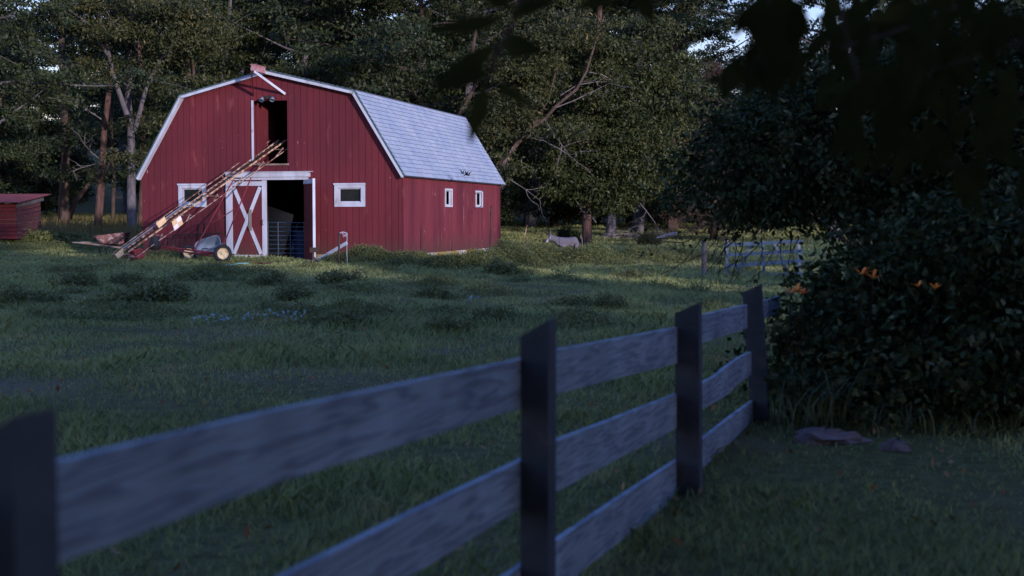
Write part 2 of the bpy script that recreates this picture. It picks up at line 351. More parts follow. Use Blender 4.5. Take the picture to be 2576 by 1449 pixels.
def holed_wall(mb, width, topf, zb, holes, P, breaks=(), groove=.203, gw=.016, gd=.013, thick=.12):
    """wall face split in vertical boards with real grooves; P(u, depth, z)->point; depth>0 goes inside"""
    us = {0.0, width, *breaks}
    for h in holes: us |= {h[0], h[1]}
    gs = []; g = groove
    while g < width - .05: gs.append(g); us |= {g - gw / 2, g + gw / 2}; g += groove
    us = sorted(us)
    def dep(um): return gd if any(abs(um - g) < gw / 2 for g in gs) else 0.0
    prev = None
    for a, b in zip(us[:-1], us[1:]):
        if b - a < 1e-6: continue
        um = (a + b) / 2; d = dep(um)
        segs = [(zb, None)]
        for h in holes:
            if h[0] <= um <= h[1]:
                new = []
                for (s0, s1) in segs:
                    if h[3] <= s0 + 1e-6 or (s1 is not None and h[2] >= s1): new.append((s0, s1)); continue
                    if h[2] > s0 + 1e-6: new.append((s0, h[2]))
                    new.append((h[3], s1))
                segs = new
        for s0, s1 in segs:
            ta, tb = (topf(a), topf(b)) if s1 is None else (s1, s1)
            mb.quad(P(a, d, s0), P(b, d, s0), P(b, d, tb), P(a, d, ta))
            mb.quad(P(a, thick, s0), P(a, thick, ta), P(b, thick, tb), P(b, thick, s0))
        if prev is not None and prev != d:
            lo, hi = zb, topf(a)
            zs = [lo, hi]
            cuts = sorted([(h[2], h[3]) for h in holes if h[0] < a < h[1]])
            z = lo
            for c in cuts + [(hi, hi)]:
                if c[0] > z + 1e-6: mb.quad(P(a, 0, z), P(a, gd, z), P(a, gd, c[0]), P(a, 0, c[0]))
                z = c[1]
        prev = d
    for h in holes:
        e = .001
        mb.quad(P(h[0], e, h[2]), P(h[0], e, h[3]), P(h[0], thick - e, h[3]), P(h[0], thick - e, h[2]))
        mb.quad(P(h[1], e, h[2]), P(h[1], thick - e, h[2]), P(h[1], thick - e, h[3]), P(h[1], e, h[3]))
        mb.quad(P(h[0], e, h[3]), P(h[1], e, h[3]), P(h[1], thick - e, h[3]), P(h[0], thick - e, h[3]))
        mb.quad(P(h[0], e, h[2]), P(h[0], thick - e, h[2]), P(h[1], thick - e, h[2]), P(h[1], e, h[2]))
    return mb
fw = MB(); holed_wall(fw, BW, top, Z0, [WL, WR, LOFT, DOOR], lambda u, d, z: (u, d, z), breaks=(UB, BW / 2, BW - UB))
fw.box(-.018, -.002, -.012, .08, Z0, ZE - .02)
fw.box(BW + .002, BW + .02, -.012, .08, Z0, ZE - .02)
fwo = fw.build('front_wall', M['red'], BARN)
# side wall with two openings
def srect(a, b): v0, z1 = Sp(*a); v1, z0 = Sp(*b); return (v0, v1, z0, z1)
SW1 = srect((1120, 478), (1135.5, 517)); SW2 = srect((1197, 483), (1212, 518))
sw = MB(); holed_wall(sw, BD - .125, lambda v: ZE - .02, Z0, [(a - .122, b - .122, c, d) for a, b, c, d in (SW1, SW2)], lambda v, d, z: (BW - d, v + .122, z))
sw.build('side_wall', M['redside'], BARN)
sw = MB(); holed_wall(sw, BD - .125, lambda v: ZE - .02, Z0, [], lambda v, d, z: (d, v + .122, z)); sw.build('side_wall', M['red'], BARN)
bk = MB(); holed_wall(bk, BW, top, Z0, [], lambda u, d, z: (u, BD + .12 - d, z), breaks=(UB, BW / 2, BW - UB)); bk.build('back_wall', M['red'], BARN)
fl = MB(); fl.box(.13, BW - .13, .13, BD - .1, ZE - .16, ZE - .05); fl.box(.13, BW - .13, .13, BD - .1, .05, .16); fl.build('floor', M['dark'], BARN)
fo = MB(); fo.box(-.0, DOOR[0] - .1, .03, .25, -.4, Z0 - .002); fo.box(DOOR[1] + .05, BW - .03, .03, .25, -.4, Z0 - .002); fo.box(BW - .23, BW + .015, .252, BD, -.4, Z0 - .003)
fo.box(0.03, .2, .252, BD, -.4, Z0 - .003)
fo.build('foundation', M['concrete'], BARN)
th = MB(); th.box(DOOR[0] - .05, DOOR[1] + .03, -.06, .11, -.05, .17); th.build('threshold', M['reddark'], BARN)
# roof: overlapping courses of shingles
def roof():
    OH = .16; ex = .155; v0, v1 = -OH, BD + .12 + OH
    mb = MB(); uvs = []
    def slope(p0, p1, steps_from=0):
        p0 = Vector((p0[0], 0, p0[1])); p1 = Vector((p1[0], 0, p1[1])); L = (p1 - p0).length; d = (p1 - p0) / L
        n = Vector((-d.z, 0, d.x));
        if n.z < 0: n = -n
        k = int(round(L / ex)); e = L / k
        for i in range(k):
            a = p0 + d * e * i; b = p0 + d * (e * (i + 1) + .012); lift = .020; th_ = .004
            rag = [random.uniform(-.006, .006) for _ in range(2)]
            A = a + n * lift; B = b + n * th_
            q = [(A.x, v0 + rag[0], A.z), (A.x, v1, A.z), (B.x, v1, B.z), (B.x, v0 + rag[0], B.z)]
            q2 = [(a.x, v0, a.z), (a.x, v1, a.z), (A.x, v1, A.z), (A.x, v0 + rag[0], A.z)]
            mb.quad(*q); uvs.extend([(v0, i * ex), (v1, i * ex), (v1, i * ex + .15), (v0, i * ex + .15)])
            mb.quad(*q2); uvs.extend([(v0, i * ex)] * 4)
        # deck underside
        t = .05; a, b = p0, p1; a2 = p0 - n * t; b2 = p1 - n * t
        for q in ([(a2.x, v0, a2.z), (b2.x, v0, b2.z), (b2.x, v1, b2.z), (a2.x, v1, a2.z)],
                  [(a.x, v0, a.z), (b.x, v0, b.z), (b2.x, v0, b2.z), (a2.x, v0, a2.z)],
                  [(a.x, v0, a.z), (a2.x, v0, a2.z), (a2.x, v1, a2.z), (a.x, v1, a.z)],
                  [(a.x, v1, a.z), (a2.x, v1, a2.z), (b2.x, v1, b2.z), (b.x, v1, b.z)]):
            mb.quad(*q); uvs.extend([(0, 0)] * 4)
    t = .055; e = .14; sl = (ZB - ZE) / UB
    slope((-e, ZE - e * sl + .10), (UB - .03, ZB + .075)); slope((BW + e, ZE - e * sl + .10), (BW - UB + .03, ZB + .075))
    slope((UB - .06, ZB + .06), (BW / 2, ZP + .07)); slope((BW - UB + .06, ZB + .06), (BW / 2, ZP + .07))
    o = mb.build('roof', M['shingle'], BARN)
    ul = o.data.uv_layers.new(name='UVMap'); ul.data.foreach_set('uv', [c for uv in uvs for c in uv])
    return (-e, ZE - e * sl + .10)
ev = roof()
def rake(v):
    pts = [(ev[0], ev[1]), (UB - .035, ZB + .06), (BW / 2, ZP + .062), (BW - UB + .035, ZB + .06), (BW - ev[0], ev[1])]
    w = MB(); g = MB()
    for (a, b) in zip(pts[:-1], pts[1:]):
        A = Vector((a[0], v, a[1])); B = Vector((b[0], v, b[1])); d = (B - A).normalized(); n = Vector((-d.z, 0, d.x))
        w.bar(A - n * .07, B - n * .07, .024, .08, up=n); g.bar(A - n * .008, B - n * .008, .040, .035, up=n)
        w.bar(A - n * .095 + Vector((0, .085, 0)), B - n * .095 + Vector((0, .085, 0)), .14, .02, up=n)
    w.build('rake_board', M['white'], BARN); g.build('drip_edge', M['trimgreen'], BARN)
rake(-.185)
# ridge hood beam with two braces
hb = MB(); hb.box(BW / 2 - .035, BW / 2 + .035, -.98, -.21, ZP - .05, ZP + .12); hb.box(BW / 2 - .06, BW / 2 + .06, -1.0, -.21, ZP + .122, ZP + .14)
hb.build('hay_beam', mat('faded_pink_paint', (.36, .15, .15), (.46, .30, .31), scale=6), BARN)
for px, py in ((637.5, 239), (717.5, 236.5)):
    u, z = Fp(px, py); b = MB(); b.bar((BW / 2 + (.04 if u > BW / 2 else -.04), -.95, ZP - .07), (u, -.012, z), .035, .07); b.build('brace', M['white'] if u > BW / 2 else M['reddark'], BARN)
# flood light
u, z = Fp(672, 250); fl_ = MB(); fl_.box(u - .02, u + .22, -.12, -.002, z - .0, z + .10)
fo_ = fl_.build('flood_light', M['darksteel'], BARN)
for du, ax in ((-.06, -1), (.26, 1)):
    h = MB(); h.lathe([(.02, 0), (.045, .02), (.075, .13), (.07, .13), (.03, .03)], n=14); o = h.build('lamp_head', M['galv'], fo_, smooth=True)
    o.location = (u + du, -.16, z + .05); o.rotation_euler = (R(145), 0, R(10) * ax)
# windows
def window(r, name='window', side=False):
    u0, u1, z0, z1 = r; w = .115
    P = (lambda a, b, d0, d1, c, e: (a, b, -d1, -d0, c, e)) if not side else (lambda a, b, d0, d1, c, e: (BW + d0, BW + d1, a, b, c, e))
    if side: w = .05
    f = MB()
    f.box(*P(u0 - w, u0 + .012, .003, .032, z0 - w, z1 + w)); f.box(*P(u1 - .012, u1 + w, .003, .032, z0 - w, z1 + w))
    f.box(*P(u0 + .013, u1 - .013, .003, .032, z1 - .012, z1 + w)); f.box(*P(u0 + .013, u1 - .013, .003, .032, z0 - w, z0 + .012))
    f.box(*P(u0 - w - .02, u1 + w + .02, .034, .06, z1 + w - .035, z1 + w + .015)) if not side else None
    o = f.build(name, M['white'], BARN)
    s = MB(); k = .045 if not side else .035
    d0, d1 = -.05, -.02
    s.box(*P(u0 + .002, u0 + (k if not side else .01), d0, d1, z0 + .002, z1 - .002)); s.box(*P(u1 - k, u1 - .002, d0, d1, z0 + .002, z1 - .002))
    s.box(*P(u0 + k + .001, u1 - k - .001, d0, d1, z0 + .002, z0 + k)); s.box(*P(u0 + k + .001, u1 - k - .001, d0, d1, z1 - k, z1 - .002)); s.build('sash', M['white'], o)
    if not side:
        g = MB(); g.box(*P(u0 + .01, u1 - .01, -.065, -.055, z0 + .01, z1 - .01)); g.build('pane', M['glass'], o)
    else:  # tilted sash hanging half open, dark inside
        g = MB(); g.box(*P(u1 - .13, u1 - .037, -.045, -.03, z0 + .037, z1 - .037)); g.build('shutter', M['white'], o)
    return o
window(WL); window(WR); window(SW1, side=True); window(SW2, side=True)
# loft opening
u0, u1, z0, z1 = LOFT
jb = MB(); jb.box(u0 - .065, u0 - .003, -.03, -.002, z0 + .05, z1 + .02); jb.build('loft_jamb', M['white'], BARN)
ld = MB(); ld.box(u0 + .004, u0 + .03, .14, 1.35, z0 + .02, z1 - .03); ld.build('loft_door', M['red'], BARN)
sl = MB(); sl.box(u0 - .02, u1 + .04, -.05, .10, z0 - .055, z0 - .003); sl.build('loft_sill', M['wood'], BARN)
# header above the doors
a = Fp(574, 434.8); b = Fp(781, 444.7); c = Fp(776, 452)
hd = MB(); hd.box(a[0], b[0], -.17, -.004, b[1], a[1]); hd.box(a[0], c[0], -.13, -.004, c[1], b[1] - .003); hd.box(a[0] - .03, b[0] + .09, -.20, -.004, a[1] + .002, a[1] + .02)
hd.build('door_header', M['white'], BARN)
# cross braced door on the left of the opening (slid in front of the wall)
dz0 = .13; dz1 = c[1] - .01; du0 = Fp(575, 500)[0]; du1 = Fp(674, 500)[0]
D = MB(); D.box(du0, du1, -.07, -.045, dz0 + .03, dz1); DO = D.build('door', M['red'], BARN)
def b3(mb, p, q, w, y=-.085, t=.024): mb.bar((p[0], y, p[1]), (q[0], y, q[1]), t, w, up=Vector((-(q[1] - p[1]), 0, q[0] - p[0])))
st = .17
t_ = MB(); yy = -.0835
t_.box(du0 - .04, du0 + st, -.096, -.071, dz0 + .2, dz1); t_.box(du1 - st + .02, du1, -.096, -.071, dz0, dz1)
t_.box(du0 + st + .002, du1 - st + .018, -.096, -.071, dz1 - .16, dz1 - .03); t_.box(du0 + .22, du1 - st + .018, -.096, -.071, dz0, dz0 + .17)
t_.build('door_frame', M['white'], DO)
xb = MB(); L_, R_, T_, B_ = du0 + st, du1 - st + .02, dz1 - .2, dz0 + .2
xb.bar((L_ + .05, -.084, T_), (R_ - .05, -.084, B_), .02, .11, up=Vector((0, 1, 0)).cross(Vector((R_ - L_ - .1, 0, B_ - T_)).normalized()))
xb.bar((R_ - .05, -.108, T_), (L_ + .05, -.108, B_), .02, .11, up=Vector((0, 1, 0)).cross(Vector((L_ - R_ + .1, 0, B_ - T_)).normalized()))
xb.build('cross_brace', M['white'], DO)
hh = MB(); a = Fp(635, 527); b = Fp(635, 580); hh.box(a[0] - .035, a[0] + .035, -.16, -.12, b[1], a[1]); hh.build('handle', M['wood'], DO)
h2 = MB(); a = Fp(665, 558); h2.tube([(a[0], -.10, a[1] + .05), (a[0], -.14, a[1] + .04), (a[0], -.14, a[1] - .08), (a[0], -.10, a[1] - .09)], .012, 6); h2.build('handle', M['darksteel'], DO)
# right leaf swung wide open
hu = DOOR[1] + .02; be = R(50)
rd = empty('open_door', (hu, -.03, 0), -be); rd.parent = BARN; rd.name = 'door'
rl = MB(); rl.box(0.0, 1.0, -.02, .02, dz0 + .05, dz1 + .0); rl.build('door_panel', M['reddark'], rd)
re = MB(); re.box(1.002, 1.045, -.045, .03, dz0 + .02, dz1 + .02); re.box(.0, 1.0, -.035, -.022, dz1 - .12, dz1 + .01); re.build('edge_board', M['white'], rd)

# things inside the doorway -------------------------------------------------
def bt(u, v, z): return bw(u, v, z)
gu0, gu1 = Fp(675, 600, .35)[0], Fp(766, 600, .35)[0]
G = empty('tube_gate', bt(gu0, .35, .16), math.atan2(E1.y, E1.x), 'blue grey tube gate closing the lower half of the dark barn doorway', 'gate')
zt = Fp(700, 560, .35)[1] - .16; gl = gu1 - gu0
for i in range(9):
    m_ = MB(); z = .06 + (zt - .06) * i / 8; m_.tube([(0.02, 0, z), (gl - .02, 0, z)], .014, 8); m_.build('rail', M['bluebar'], G)
for x in (0.0, gl * .28, gl * .62, gl): m_ = MB(); m_.tube([(x, -.018, 0.0), (x, -.018, zt + .03)], .018, 8); m_.build('upright', M['bluebar'], G)
pb = bt(gu0 + .55, 1.1, .16)
q = MB(); pl = [Fp(674, 518, 1.2), Fp(738, 540, 1.2), Fp(735, 556, 1.2), Fp(710, 652, 1.2), Fp(674, 652, 1.2)]
fr = [bt(u - .0, 1.2, z) for u, z in pl]; bkk = [p + E2 * .03 for p in fr]; q.add(fr + bkk, [(0, 1, 2, 3, 4), (9, 8, 7, 6, 5)] + [(i, 5 + i, 5 + (i + 1) % 5, (i + 1) % 5) for i in range(5)])
tag(q.build('board_sheet', M['tan'], origin=tuple(fr[4])), 'tan sheet of board leaning inside the barn doorway behind the gate', 'board')
d0 = bt(gu1 - .35, .9, .16); dr = MB(); dr.lathe([(.0, 0), (.24, 0), (.25, .02), (.25, .3), (.262, .31), (.25, .33), (.25, .6), (.262, .61), (.25, .63), (.25, .86), (.23, .88), (0, .88)], n=24)
o = dr.build('plastic_drum', M['blueplastic'], smooth=False); o.location = d0; tag(o, 'blue plastic drum standing in the dark behind the tube gate', 'drum')
pc = empty('folded_chair', bt(gu0 + .55, .75, .16), math.atan2(E1.y, E1.x), 'steel chair frame leaning behind the gate beside the tan board', 'chair frame')
m_ = MB(); m_.tube([(0, 0, 0), (.05, .02, .5), (.2, .05, 1.05), (.25, .05, 1.1)], .014, 8); m_.tube([(.3, .1, 0), (.33, .1, .5), (.45, .1, 1.0)], .014, 8); m_.build('frame', M['bluebar'], pc)
m_ = MB(); m_.bar((0.04, .03, .45), (.34, .1, .47), .2, .03); m_.build('seat', M['bluebar'], pc)

# ------------------------------------------------------------------ hay elevator
el_o = at(322, 653, 35.2); el_o.z = gz(el_o.x, el_o.y)
EL = empty('hay_elevator', el_o, 0, 'long rusty hay elevator on wheels rising from the grass into the barn loft', 'hay elevator')
def line(px0, py0, d0, px1, py1, d1): return at(px0, py0, d0), at(px1, py1, d1)
def lerp(a, b, t): return a + (b - a) * t
Lf = line(310, 631, 35.7, 702, 352, 38.9)      # far trough side
Ln = line(322, 634, 35.2, 722, 351, 38.5)      # near trough side
Gf = line(300, 625, 35.9, 682, 352, 39.1)    # far guard tube
Gn = line(345, 645, 34.9, 724, 374, 38.3)      # near guard tube
for nm, L_, m1, w in (('trough_side', Lf, 'rust', .03), ('trough_side', Ln, 'elev', .035)):
    a, b = L_; m_ = MB(); m_.bar(a, b, w, .042); m_.build(nm, M[m1], EL, el_o)
for L_, foot in ((Gf, (281, 650, 35.9)), (Gn, (320, 655, 34.9))):
    a, b = L_; f = at(*foot); m_ = MB()
    d = (b - a).normalized()
    m_.tube([f, lerp(f, a, .45) + Vector((-.02, 0, .05)), a + d * -.05, a + d * .3, b], .014, 8); m_.build('guard_tube', M['rust'], EL, el_o)
# blue-steel rod lying along the trough low down
m_ = MB(); m_.tube([lerp(*Lf, -.01) + Vector((0, -.05, .06)), lerp(*Lf, .36) + Vector((0, -.05, .06))], .02, 8); m_.build('drive_rod', M['steel'], EL, el_o)
m_ = MB()
for i in range(34):
    t = .02 + i * .0285
    m_.bar(lerp(*Lf, t), lerp(*Ln, t) , .02, .02)
m_.tube([lerp(lerp(*Lf, 0), lerp(*Ln, 0), .5), lerp(lerp(*Lf, 1), lerp(*Ln, 1), .5)], .014, 5); m_.build('chain', M['darksteel'], EL, el_o)
for t in (.16, .33, .50, .66, .80, .93):
    m_ = MB(); a = lerp(*Gf, t); b = lerp(*Gn, t - .02); la = lerp(*Lf, t) + Vector((0, 0, -.08)); lb = lerp(*Ln, t) + Vector((0, 0, -.08))
    m_.tube([a, a + Vector((.02, 0, -.08)), la], .014, 6); m_.tube([la + Vector((-.1, 0, 0)), lb + Vector((.22, -.05, 0))], .016, 6); m_.tube([lb + Vector((.2, -.05, .05)), b], .018, 6)
    m_.build('bracket', M['rust'], EL, el_o)
# yellow panels and the checked plate
def plate(c, w, h, name, m1, chk=False):
    q0 = [at(*p) for p in c]; n = (q0[1] - q0[0]).cross(q0[3] - q0[0]).normalized() * .012
    m_ = MB(); m_.add([p + n for p in q0] + [p - n for p in q0], [(0, 1, 2, 3), (7, 6, 5, 4), (0, 4, 5, 1), (1, 5, 6, 2), (2, 6, 7, 3), (3, 7, 4, 0)])
    o = m_.build(name, M[m1], EL, el_o)
    if chk:
        s = 1 if n.y < 0 else -1
        m2 = MB(); e = n * (1.25 * s)
        def pt(a, b): return lerp(lerp(q0[0], q0[1], a), lerp(q0[3], q0[2], a), b) + e
        for (a, b) in ((0, .5), (.5, 0)):
            m2.quad(pt(a + .02, b + .02), pt(a + .5, b + .02), pt(a + .5, b + .48), pt(a + .02, b + .48))
        m2.build('white_squares', mat('white_reflector', (.85, .82, .9), rough=.4), o, el_o)
    return o
plate([(392, 562, 35.9), (414, 545, 36.0), (419, 558, 36.0), (400, 574, 35.9)], 0, 0, 'panel', 'paleyellow')
plate([(432, 558, 35.2), (454, 543, 35.3), (461, 563, 35.3), (439, 581, 35.2)], 0, 0, 'panel', 'paleyellow', True)
plate([(289, 640, 35.0), (309, 624, 35.2), (311, 640, 35.2), (297, 651, 35.0)], 0, 0, 'panel', 'paleyellow')
m_ = MB(); m_.tube([at(288, 643, 35.9), at(336, 646, 34.9)], .03, 8); m_.tube([at(296, 640, 35.6), at(331, 642, 35.0)], .03, 8); m_.build('foot_roller', M['rust'], EL, el_o)
def wheel(c, r, w, axis_dir, tm, rm, parent, origin, hub=.35):
    W_ = MB(); k = math.atan2(axis_dir.y, axis_dir.x)
    prof = [(r * .62, -w * .42), (r * .80, -w * .5), (r * .95, -w * .42), (r, -w * .2), (r, w * .2), (r * .95, w * .42), (r * .8, w * .5), (r * .62, w * .42), (r * .62, -w * .42)]
    W_.lathe(prof, axis='x', n=28); o = W_.build('wheel', tm, parent, smooth=True); o.location = Vector(c) - Vector(origin); o.rotation_euler = (0, 0, k)
    rim = MB(); rim.lathe([(r * .619, -w * .38), (r * .56, -w * .36), (r * .52, -w * .12), (r * .2, -w * .1), (r * .16, -w * .3), (0, -w * .3)], axis='x', n=28)
    rim.lathe([(r * .619, w * .38), (r * .56, w * .36), (r * .52, w * .05), (r * .2, w * .02), (r * .16, w * .3), (0, w * .3)], axis='x', n=28)
    rim.build('rim', rm, o, smooth=False)
    return o
adir = Vector((.62, -.78, 0))
wn = at(560, 637.5, 34.6); wf = at(474, 637, 36.0)
adir = (wn - wf); adir.z = 0; adir.normalize()
wdir = Vector((.35, -.94, 0))
wheel(wn, .245, .16, wdir, M['rubber'], M['rimcream'], EL, el_o); wheel(wf, .235, .16, wdir, M['rubber'], M['rimcream'], EL, el_o)
wheel(at(351, 638, 35.3), .15, .07, wdir, M['redpaint'], M['redpaint'], EL, el_o); wheel(at(337, 640, 35.9), .15, .07, wdir, M['redpaint'], M['redpaint'], EL, el_o)
for a, b, r in (((400, 619.5, 35.6), (545, 637, 34.7), .024), ((400, 624, 36.2), (545, 646, 34.9), .018), ((474, 637, 36.0), (560, 638, 34.6), .03),
                ((561.8, 616, 34.75), (631.5, 447, 37.7), .02), ((489, 629, 35.9), (587.3, 452, 37.5), .02), ((535, 560, 36.1), (594, 524, 36.2), .014), ((340, 633, 35.5), (404, 620, 35.6), .018)):
    m_ = MB(); m_.tube([at(*a), at(*b)], r, 8); m_.build('strut', M['redpaint'], EL, el_o)
m_ = MB(); m_.tube([at(492, 642, 35.8), at(556, 618, 34.8)], .016, 8); m_.build('tie_rod', M['steel'], EL, el_o)

# black tub on the elevator frame
tb = at(390, 628, 35.4); m_ = MB(); m_.lathe([(0, 0), (.11, 0), (.16, .02), (.165, .1), (.175, .11), (.165, .13), (.135, .24), (.12, .3), (.128, .34), (.105, .36), (0, .35)], n=24)
o = m_.build('feed_tub', M['rubber'], smooth=True); o.location = tb; tag(o, 'black rubber tub sitting on the frame of the hay elevator', 'tub')
# rusty wheelbarrow -------------------------------------------------------
wb_c = onground(283, 648); 
WBR = empty('wheelbarrow', wb_c, R(-8), 'rusty metal wheelbarrow with long wooden handles pointing away from the barn', 'wheelbarrow')
def tub_mesh(L, Wd, H, nose=.25, n=28):
    m_ = MB(); rings = []
    for (s, z, dx) in ((1.0, H, 0), (.97, H - .012, 0), (.86, H * .6, .02), (.72, H * .2, .04), (.55, 0, .05), (.52, .02, .05), (.68, H * .24, .04), (.82, H * .6, .02), (.94, H - .015, 0), (.98, H + .006, 0), (1.0, H, 0)):
        ring = []
        for k in range(n):
            a = 2 * math.pi * k / n; c, s2 = math.cos(a), math.sin(a); e = .55
            x = math.copysign(abs(c) ** e, c) * L / 2 * s + dx; y = math.copysign(abs(s2) ** e, s2) * Wd / 2 * s
            ring.append((x, y, z + (x / L) * nose * (z / H) * .5))
        rings.append(ring)
    for ring in rings: m_.v += ring
    for i in range(len(rings) - 1):
        for k in range(n): k2 = (k + 1) % n; m_.f.append((i * n + k, i * n + k2, (i + 1) * n + k2, (i + 1) * n + k))
    m_.f.append(tuple(4 * n + k for k in range(n))); m_.f.append(tuple(5 * n + k for k in reversed(range(n))))
    return m_
WBR.location.z += .1; WBR.scale = (1.08,) * 3
o = tub_mesh(1.08, .6, .32).build('tub', M['rusttub'], WBR, smooth=True); o.location = (.0, 0, .28)
for s in (-1, 1):
    m_ = MB(); m_.tube([(-1.12, .27 * s, .36), (-.9, .27 * s, .35), (.0, .19 * s, .25), (.6, .06 * s, .16)], [.018, .024, .026, .024], 8); m_.build('handle', M['wood'], WBR)
    m_ = MB(); m_.tube([(-.35, .22 * s, .29), (-.28, .2 * s, .0), (-.12, .2 * s, .0), (-.02, .2 * s, .25)], .014, 6); m_.build('leg', M['darksteel'], WBR)
wo = wheel(Vector((.62, 0, .16)), .16, .08, Vector((0, 1, 0)), M['rubber'], M['darksteel'], WBR, (0, 0, 0))
# grey-blue barrow tub behind the wheel
g2 = at(528, 640, 37.0); g2.z = gz(g2.x, g2.y) + .08
G2 = empty('wheelbarrow', g2, R(5), 'pale blue steel wheelbarrow tipped up behind the elevator wheel', 'wheelbarrow')
o = tub_mesh(.78, .5, .27).build('tub', mat('pale_blue_tub', (.34, .42, .5), (.24, .3, .36), scale=6, rough=.5), G2, smooth=True); o.location = (0, .05, .2); o.rotation_euler = (R(62), R(-14), 0)
for s in (-1, 1):
    m_ = MB(); m_.tube([(-.45, .15 * s, .08), (.1, .1 * s, .25), (.42, .2 * s, .38)], .016, 8); m_.build('handle', M['steel'], G2)
m_ = MB(); m_.tube([(-.3, -.1, 0), (-.2, 0, .22), (.2, 0, .24), (.3, -.1, 0)], .014, 6); m_.build('stand', M['darksteel'], G2)
# arched steel bed end
b0 = Fp(428, 640, -.5); b1 = Fp(563, 636, -.5)
hb_o = bt(b0[0], -.5, .12); HBD = empty('bed_frame', hb_o, math.atan2(E1.y, E1.x), 'dark arched steel bed end with thin bars leaning against the red wall', 'bed frame')
wd = b1[0] - b0[0]; hz = Fp(428, 592, -.5)[1] - .12; hz2 = Fp(560, 586, -.5)[1] - .12
m_ = MB(); m_.tube([(0, 0, 0), (.0, .06, hz - .08), (.03, .07, hz - .02), (.1, .07, hz), (wd - .1, .07, hz2), (wd - .03, .07, hz2 - .03), (wd, .06, hz2 - .1), (wd + .03, 0, 0)], .02, 8); m_.tube([(0, .01, .08), (wd, .01, .08)], .014, 6); m_.build('frame', M['darksteel'], HBD)
m_ = MB()
for i in range(1, 13):
    x = wd * i / 13; m_.tube([(x, .01, .08), (x, .07, hz + (hz2 - hz) * i / 13)], .008, 5)
m_.build('bars', M['darksteel'], HBD)
for px, top_, nm in ((501, 563, 'left of two thin dark poles propped against the red wall behind the bed end'), (516, 560, 'right of two thin dark poles propped against the red wall behind the bed end')):
    a = Fp(px, 640, -.3); b = Fp(px, top_, -.05); m_ = MB(); p0 = bt(a[0], -.3, .12); m_.tube([p0, bt(b[0], -.04, b[1])], .017, 6)
    tag(m_.build('pole', M['darksteel'], origin=tuple(p0)), nm, 'pole', 'poles propped against the barn')
# rusty stand, posts and board right of the door ------------------------------
p = onground(800, 672); ST = empty('pipe_stand', p, 0, 'rusty three legged pipe stand on the grass in front of the open barn door', 'stand')
m_ = MB(); m_.tube([(-.14, 0, 0), (-.12, 0, .42)], .03, 8); m_.build('post', M['darksteel'], ST)
m_ = MB(); m_.box(-.2, .0, -.06, .06, .38, .5); m_.lathe([(0, -.03), (.06, -.03), (.06, .03), (0, .03)], (-.02, 0, .46), 'y', 12); m_.build('clamp', M['darksteel'], ST)
for e in ((.12, -.05), (-.25, .12)):
    m_ = MB(); m_.tube([(-.1, 0, .25), (e[0], e[1], 0)], .018, 6); m_.build('leg', M['darksteel'], ST)
p = onground(770, 673); m_ = MB(); m_.lathe([(.06, -.04), (.09, -.045), (.11, -.02), (.11, .02), (.09, .045), (.06, .04), (.06, -.04)], (0, 0, .05), 'y', 16); o = m_.build('old_tyre', M['rubber']); o.location = p; tag(o, 'little black tyre lying by the foot of the pipe stand', 'tyre')
def rod(base, tp, r, m1, label, cat='post', name='metal_post', base_d=None, group=None, n=8):
    b = onground(*base) if base_d is None else at(*base, base_d); t = at(*tp, b.y); m_ = MB(); bb = b - (t - b).normalized() * .1
    m_.tube([bb, lerp(b, t, .5), t], r, n); o = m_.build(name, M[m1], origin=tuple(b)); return tag(o, label, cat, group), b, t
rod((841, 655), (834, 570), .022, 'darksteel', 'dark rod leaning against the red front wall left of the right window')
p = onground(842, 656); m_ = MB(); m_.lathe([(0, 0), (.09, 0), (.12, .1), (.13, .12), (.1, .12), (.08, .02), (0, .02)], n=18); o = m_.build('plant_pot', M['rubber']); o.location = p; tag(o, 'black pot at the foot of the dark rod by the wall', 'pot')
ob, b, t = rod((852, 671), (853.5, 586), .028, 'darksteel', 'rusty square fence post with white twine tied to its top')
m_ = MB(); m_.tube([t + Vector((.02, -.03, 0)), t + Vector((.1, -.04, .03)), t + Vector((.2, -.03, -.02)), t + Vector((.12, -.05, -.1)), t + Vector((.06, -.04, .03)), t + Vector((.18, -.04, -.09)), t + Vector((.2, -.02, -.02))], .009, 5); m_.build('twine', M['white'], ob, tuple(b))
m_ = MB(); tw0 = at(873, 586, b.y); m_.tube([t + Vector((.02, 0, -.01)), tw0 + Vector((-.05, 0, .02)), tw0, at(872.5, 630, b.y), at(874, 671, b.y)], .007, 5); o = m_.build('rope', M['white'], origin=tuple(tw0)); tag(o, 'thin white rope hanging down beside the twine tied fence post', 'rope')
a_, b_ = at(800, 654, 34.6), at(873, 611, 34.0); m_ = MB(); m_.bar(a_, b_, .03, .09); tag(m_.build('loose_board', M['white'], origin=tuple(a_)), 'pale board leaning up from the open door edge towards the rope', 'board')
# posts right of barn
b = onground(1048, 648); t = at(1047, 563, b.y); m_ = MB(); m_.tube([b - Vector((0, 0, .1)), t], [.075, .068], 12); tag(m_.build('wooden_post', M['barkgrey'], origin=tuple(b)), 'short grey round wooden post standing by the barn corner', 'post')
rod((1232, 668), (1236, 521), .022, 'darksteel', 'straight dark metal post in the weeds in front of the barn\'s far side corner')
def striped(base, tp, label):
    b = onground(*base); t = at(*tp, b.y); m_ = MB(); m_.tube([b - Vector((0, 0, .05)), t], .014, 6); o = m_.build('fence_stake', M['darksteel'], origin=tuple(b)); tag(o, label, 'stake', 'electric fence stakes')
    m_ = MB()
    for a, c in ((.15, .28), (.33, .5), (.55, .7), (.74, .86)): m_.tube([lerp(b, t, a), lerp(b, t, c)], .018, 6)
    m_.build('white_sleeve', M['white'], o, tuple(b))
striped((1279, 648), (1295, 605), 'short leaning stake with white bands beside the brush pile')
